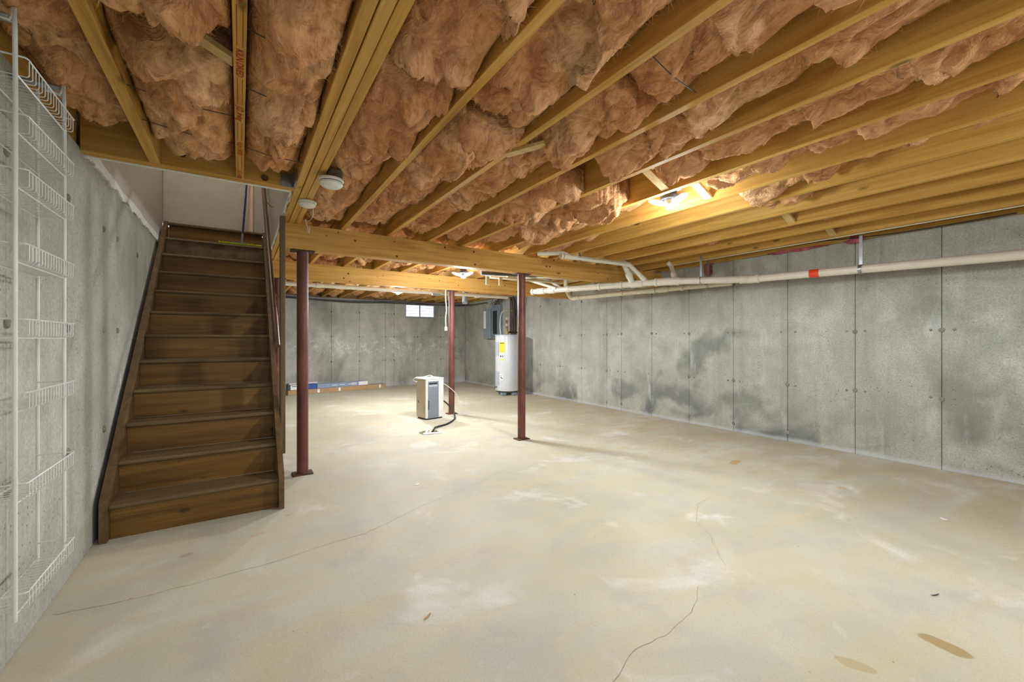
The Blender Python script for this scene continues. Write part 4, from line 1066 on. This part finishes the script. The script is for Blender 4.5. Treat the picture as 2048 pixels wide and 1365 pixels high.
# ================================================================== INSULATION
def batt(x0, x1, y0, y1, z, amp, seed, dx, lab, group, droop0=0.0, droop1=0.0, tilt=0.0, spill=0.0):
    nx = max(6, int((x1-x0)/dx)); ny = max(6, int((y1-y0)/(dx*1.15)))
    s = np.linspace(0, 1, nx+1); yy = np.linspace(y0, y1, ny+1)
    S, Y = np.meshgrid(s, yy, indexing='ij')
    X = x0 + (x1-x0)*S
    # ragged ends
    e0 = 0.006 + 0.05*np.abs(perlin(X*9, 0*X+seed, seed)); e1 = -0.006 - 0.05*np.abs(perlin(X*9, 0*X+seed+5, seed+1))
    Tn = (Y-y0)/(y1-y0); Y = Y + e0*(1-Tn)**3 + e1*Tn**3
    wx = X + 0.09*perlin(X*4, Y*3, seed+2); wy = Y + 0.13*perlin(X*3, Y*3, seed+3)
    n1 = np.sqrt(np.abs(perlin(wx*3.6, wy*2.6, seed)) + 0.002)
    n2 = np.sqrt(np.abs(perlin(wx*8.0+wy*2, wy*6.5, seed+7)) + 0.002)
    n3 = fbm(wx*21, wy*13, seed+11, 3)
    # overlapping torn layers
    lay = wy*2.3 + 0.6*perlin(X*2.5, Y*2.2, seed+5) + seed*0.37
    lay = lay - np.floor(lay)
    fold = np.power(lay, 1.8)
    prof = np.power(np.clip(np.sin(math.pi*np.clip(S, 0, 1)), 0, 1), 0.6)
    h = amp*(1.35*n1 + 0.7*n2 + 0.2*n3 + 0.95*fold)
    Z = z + 0.035 - (0.01 + h)*(0.25 + 0.75*prof)
    endl = np.minimum(Y-y0, y1-Y)
    Z = Z + 0.07*np.exp(-np.clip(endl, 0, 1)/0.035)*(0.6 + 0.4*perlin(X*12, Y*2, seed+9))
    Z = Z - droop0*np.exp(-((Y-y0)/0.22)**2) - droop1*np.exp(-((y1-Y)/0.22)**2) + tilt*(S-0.5)
    Z = np.clip(Z, 2.16, ZT-0.03)
    if spill: X = X + spill*np.clip((ZJ-0.005-Z)/0.05, 0, 1)*(S-0.5)
    # keep clear of the joist faces
    X = np.where(Z > ZJ-0.004, np.clip(X, x0+0.002, x1-0.002), X)
    nxp, nyp = nx+1, ny+1
    verts = np.stack([X, Y, Z], -1).reshape(-1, 3)
    idx = np.arange(nxp*nyp).reshape(nxp, nyp)
    f = np.stack([idx[:-1, :-1], idx[:-1, 1:], idx[1:, 1:], idx[1:, :-1]], -1).reshape(-1, 4)
    ring = np.concatenate([idx[:, 0], idx[-1, 1:], idx[-2::-1, -1], idx[0, -2:0:-1]])
    top = verts[ring].copy(); top[:, 2] = ZT - 0.004
    top[:, 0] = np.clip(top[:, 0], x0+0.003, x1-0.003)
    k0 = len(verts); m = len(ring); tr = np.arange(m) + k0
    verts = np.concatenate([verts, top])
    sides = np.stack([ring, np.roll(ring, -1), np.roll(tr, -1), tr], -1)
    faces = np.concatenate([f, sides]).tolist(); faces.append(tr.tolist())
    org = np.array([(x0+x1)/2, (y0+y1)/2, z])
    me = bpy.data.meshes.new('insulation_batt'); me.from_pydata((verts-org).tolist(), [], faces)
    me.polygons.foreach_set('use_smooth', [True]*len(me.polygons)); me.materials.append(M_INS)
    bm = bmesh.new(); bm.from_mesh(me); bmesh.ops.recalc_face_normals(bm, faces=bm.faces[:]); bm.to_mesh(me); bm.free()
    o = bpy.data.objects.new('insulation_batt', me); COL.objects.link(o); o.location = org
    if dx < 0.02:
        rg = np.random.RandomState(seed); n = int(900*(y1-y0)*(x1-x0)/0.4) + 60
        base = verts[:k0].reshape(nxp, nyp, 3)
        ii = rg.randint(1, nx, n); jj = rg.randint(1, ny, n)
        ends = rg.rand(n) < 0.22
        jj = np.where(ends, np.where(rg.rand(n) < 0.5, rg.randint(1, 4, n), ny - rg.randint(1, 4, n)), jj)
        P0 = base[ii, jj] - org
        fv, ff = [], []
        for q in range(n):
            L = rg.uniform(0.015, 0.05); th = rg.rand()*2*math.pi
            d = np.array([math.cos(th)*0.8, math.sin(th), -rg.uniform(0.1, 0.55)]); d2 = d + rg.uniform(-.7, .7, 3)
            w = 0.0005; k = len(fv)
            side = np.array([-math.sin(th), math.cos(th), 0])*w; upv = np.array([0, 0, w])
            a = P0[q] + np.array([0, 0, 0.002]); b = a + d*L*0.5; c_ = b + d2*L*0.5
            for pt, sc2 in ((a, 1.0), (b, 0.9), (c_, 0.3)):
                fv += [pt + side*sc2, pt - side*sc2, pt + upv*sc2*1.6]
            for m0 in (0, 3):
                for e0_, e1_ in ((0, 1), (1, 2), (2, 0)): ff.append((k+m0+e0_, k+m0+e1_, k+m0+3+e1_, k+m0+3+e0_))
        fv = np.array(fv)
        fv[:, 0] = np.clip(fv[:, 0], x0+0.002-org[0], x1-0.002-org[0]); fv[:, 1] = np.clip(fv[:, 1], y0+0.004-org[1], y1-0.004-org[1])
        fm = bpy.data.meshes.new('loose_fibres'); fm.from_pydata(fv.tolist(), [], ff); fm.materials.append(M_INS)
        fo = bpy.data.objects.new('loose_fibres', fm); COL.objects.link(fo); fo.parent = o; fo['kind'] = 'stuff'
    return tag(o, lab, 'insulation', group)

bays = [('against the left wall', XL+0.0, -0.455), ('left of the lettered joist', -0.399, -0.025), ('between the lettered joist and the triple beam', 0.023, 0.317),
        ('just right of the triple beam', 0.462, JR[0]-JT-0.002)]
for i in range(10): bays.append((f'between the {ORD[i]} and {ORD[i+1] if i < 9 else "last"} joists', JR[i]+0.002, JR[i+1]-JT-0.002))
bays.append(('between the last joist and the right wall', JR[10]+0.002, 5.556))
G = 'pink insulation batts between the joists'
adj = ['ruffled', 'lumpy', 'folded', 'shaggy', 'torn', 'soft', 'creased', 'fluffy']
# per bay: (y0, y1, z, amp, droop0, droop1, tilt)
NEAR = {
 0: [(0.6, 1.75, 2.43, .075, 0, .02, 0), (1.76, 3.0, 2.45, .075, .02, .0, 0)],
 1: [(0.6, 1.78, 2.385, .10, 0, .06, 0), (1.97, 3.06, 2.40, .10, .03, .0, 0)],
 2: [(0.6, 1.62, 2.385, .10, 0, .03, 0), (1.625, 2.34, 2.40, .10, 0, .04, 0), (2.345, 3.10, 2.42, .09, .02, .0, 0)],
 3: [(0.6, 1.62, 2.41, .10, 0, .05, 0), (1.625, 2.295, 2.41, .11, .02, .05, 0), (2.30, 4.20, 2.43, .08, .02, 0, 0)],
 4: [(0.5, 1.72, 2.410, .09, 0, .04, 0), (1.74, 2.28, 2.390, .12, .03, .05, 0), (2.30, 3.2, 2.420, .085, .02, .02, 0), (3.2, 4.2, 2.440, .06, 0, 0, 0)],
 5: [(0.4, 1.22, 2.430, .08, 0, .02, 0), (1.22, 1.88, 2.420, .09, .02, .05, 0), (2.02, 2.9, 2.435, .08, .02, .02, 0), (2.9, 4.2, 2.440, .07, .03, 0, 0)],
 6: [(0.3, 1.25, 2.435, .08, 0, .02, 0), (1.27, 1.80, 2.410, .09, .02, .07, 0), (2.2, 3.2, 2.390, .11, .06, .02, 0), (3.2, 4.2, 2.440, .07, 0, 0, 0)],
 7: [(0.2, 1.48, 2.445, .075, 0, .0, 0), (1.50, 1.80, 2.430, .08, .02, .03, 0), (2.2, 3.3, 2.385, .11, .03, .06, -0.02), (3.3, 4.2, 2.440, .07, 0, 0, 0)],
 8: [(0.2, 1.10, 2.450, .07, 0, .0, 0), (1.10, 1.70, 2.440, .075, 0, .08, 0), (2.35, 3.0, 2.450, .05, 0, .0, 0), (3.0, 4.2, 2.440, .06, 0, 0, 0)],
 9: [(0.2, 1.05, 2.460, .06, 0, 0, 0), (1.05, 1.66, 2.430, .08, 0, .07, 0), (1.95, 3.2, 2.460, .05, 0, 0, 0), (3.2, 4.2, 2.430, .05, 0, .03, 0)],
 10: [(0.1, 1.4, 2.50, .05, 0, 0, 0), (1.42, 1.72, 2.44, .08, .02, .02, 0), (2.2, 4.2, 2.47, .06, 0, 0.02, 0)],
 11: [(0.0, 1.7, 2.49, .06, 0, 0, 0), (1.9, 4.2, 2.48, .06, 0, 0, 0)],
 12: [(0.0, 1.68, 2.48, .07, 0, .02, 0), (1.9, 4.2, 2.46, .06, 0, 0, 0)],
 13: [(0.0, 1.66, 2.50, .04, 0, 0, 0), (1.9, 4.2, 2.49, .05, 0, 0, 0)],
 14: [(0.0, 4.2, 2.51, .03, 0, 0, 0)],
}
sd_ = 1
for i, (where, x0, x1) in enumerate(bays):
    segs = NEAR[i]
    for j, (y0, y1, z, amp, d0, d1, tl) in enumerate(segs):
        sd_ += 1
        place = 'nearest the camera' if j == 0 else ('farthest along before the ' + ('header' if i < 3 else 'near girder') if j == len(segs)-1 else ('middle piece' if len(segs) == 3 else ('second piece from the camera' if j == 1 else 'third piece from the camera')))
        batt(x0, x1, y0, y1, z, amp, sd_, 0.0125 if i < 9 else 0.016, f'{adj[sd_ % 8]} pink insulation {where}, {place}', G, d0, d1, tl, 0.05)
    batt(x0, x1, YF+0.1, segs[0][0]-0.01, 2.49, .045, 100+i, 0.05, f'pink insulation {where}, behind the camera', G)
    if i >= 3:
        batt(x0, x1, 4.40, 6.32, 2.44 + 0.02*(i % 3), .08, 140+i, 0.028, f'pink insulation {where}, between the two girders', G)
        batt(x0, x1, 6.5, 11.0, 2.44 + 0.02*(i % 2), .08, 170+i, 0.05, f'pink insulation {where}, beyond the far girder', G)
# thin wire supports sprung between joists
def support(xa, xb, y, lab, z=2.325, dy=0.05):
    o = finish(T(smooth_path([(xa, y, z), ((xa+xb)/2, y+dy/2, z-0.012), (xb, y+dy, z)], 5), 0.0022, 5), 'support_wire', M_CABLE, origin=(xa, y, z))
    tag(o, lab, 'wire', 'insulation support wires')
support(1.292, 1.66, 1.02, 'dark support wire in the third joist bay')
support(1.724, 2.09, 1.42, 'dark support wire in the fourth joist bay')
support(-0.40, -0.02, 2.35, 'dark support wire left of the lettered joist, nearer')
support(-0.40, -0.02, 2.68, 'dark support wire left of the lettered joist, farther')
support(0.02, 0.32, 1.70, 'pale support wire right of the lettered joist, nearest')
support(0.02, 0.32, 2.10, 'support wire right of the lettered joist, second')
support(0.02, 0.32, 2.75, 'support wire right of the lettered joist, farthest')
# pink tufts stuffed over the right wall
def tuft(x, y, z, sx, sy, sz, lab, seed):
    bm = bmesh.new(); bmesh.ops.create_icosphere(bm, subdivisions=4, radius=1)
    for v in bm.verts:
        p = v.co.copy(); k = 1 + 0.7*float(perlin(p.x*2.2+p.z*1.7, p.y*2.2+p.z*1.9, seed)) + 0.3*float(perlin(p.x*6, p.y*6+p.z*5, seed+3))
        v.co = Vector((p.x*sx*k+x, p.y*sy*k+y, p.z*sz*k+z))
    tag(finish(bm, 'insulation_tuft', M_PINK, origin=(x, y, z-sz), smooth=True), lab, 'insulation', 'pink tufts on the right wall top')
tuft(5.59, 3.42, 2.27, 0.03, 0.05, 0.11, 'pink tuft hanging over the wall beside the strap hangers', 1)
tuft(5.585, 2.30, 2.34, 0.035, 0.30, 0.025, 'long pink tuft squeezed along the right wall top', 2)
tuft(5.56, 1.72, 2.33, 0.04, 0.07, 0.035, 'small pink tuft where the shiny hanger is nailed', 3)

# ================================================================== SCRAPS ON THE FLOOR
def scrap(name, x, y, L, w, ang, mat, lab, cat, curl=0.004):
    bm = bmesh.new(); n = 6; prev = None; c, s_ = math.cos(ang), math.sin(ang)
    for k in range(n+1):
        u = k/n - 0.5; ww = w*(0.25 + math.sin(math.pi*(k+0.5)/(n+1)))*0.6; z = 0.0015 + curl*(2*u)**2
        row = []
        for v, dz in ((-ww, 0), (ww, 0), (ww, 0.0012), (-ww, 0.0012)):
            row.append(bm.verts.new((x + u*L*c - v*s_, y + u*L*s_ + v*c, z+dz)))
        if prev:
            for i in range(4): bm.faces.new((prev[i], prev[(i+1) % 4], row[(i+1) % 4], row[i]))
        else: bm.faces.new(row[::-1])
        prev = row
    bm.faces.new(prev)
    tag(finish(bm, name, mat, origin=(x, y, 0)), lab, cat)
scrap('dry_leaf', 0.706, 1.772, 0.045, 0.008, 0.5, M_CARD, 'small dry brown leaf scrap on the floor in the foreground', 'scrap')
scrap('twig_scrap', 2.838, 0.563, 0.05, 0.005, -0.4, M_DARKG, 'tiny dark curled scrap on the floor at far right', 'scrap')
scrap('paint_chip', 1.273, 3.443, 0.05, 0.012, 0.2, M_WHITE, 'small white chip on the floor near the stairs post', 'scrap', 0.002)
scrap('paint_chip', 4.089, 0.766, 0.05, 0.02, 0.9, M_WHITE, 'white chip on the floor toward the right wall', 'scrap', 0.002)
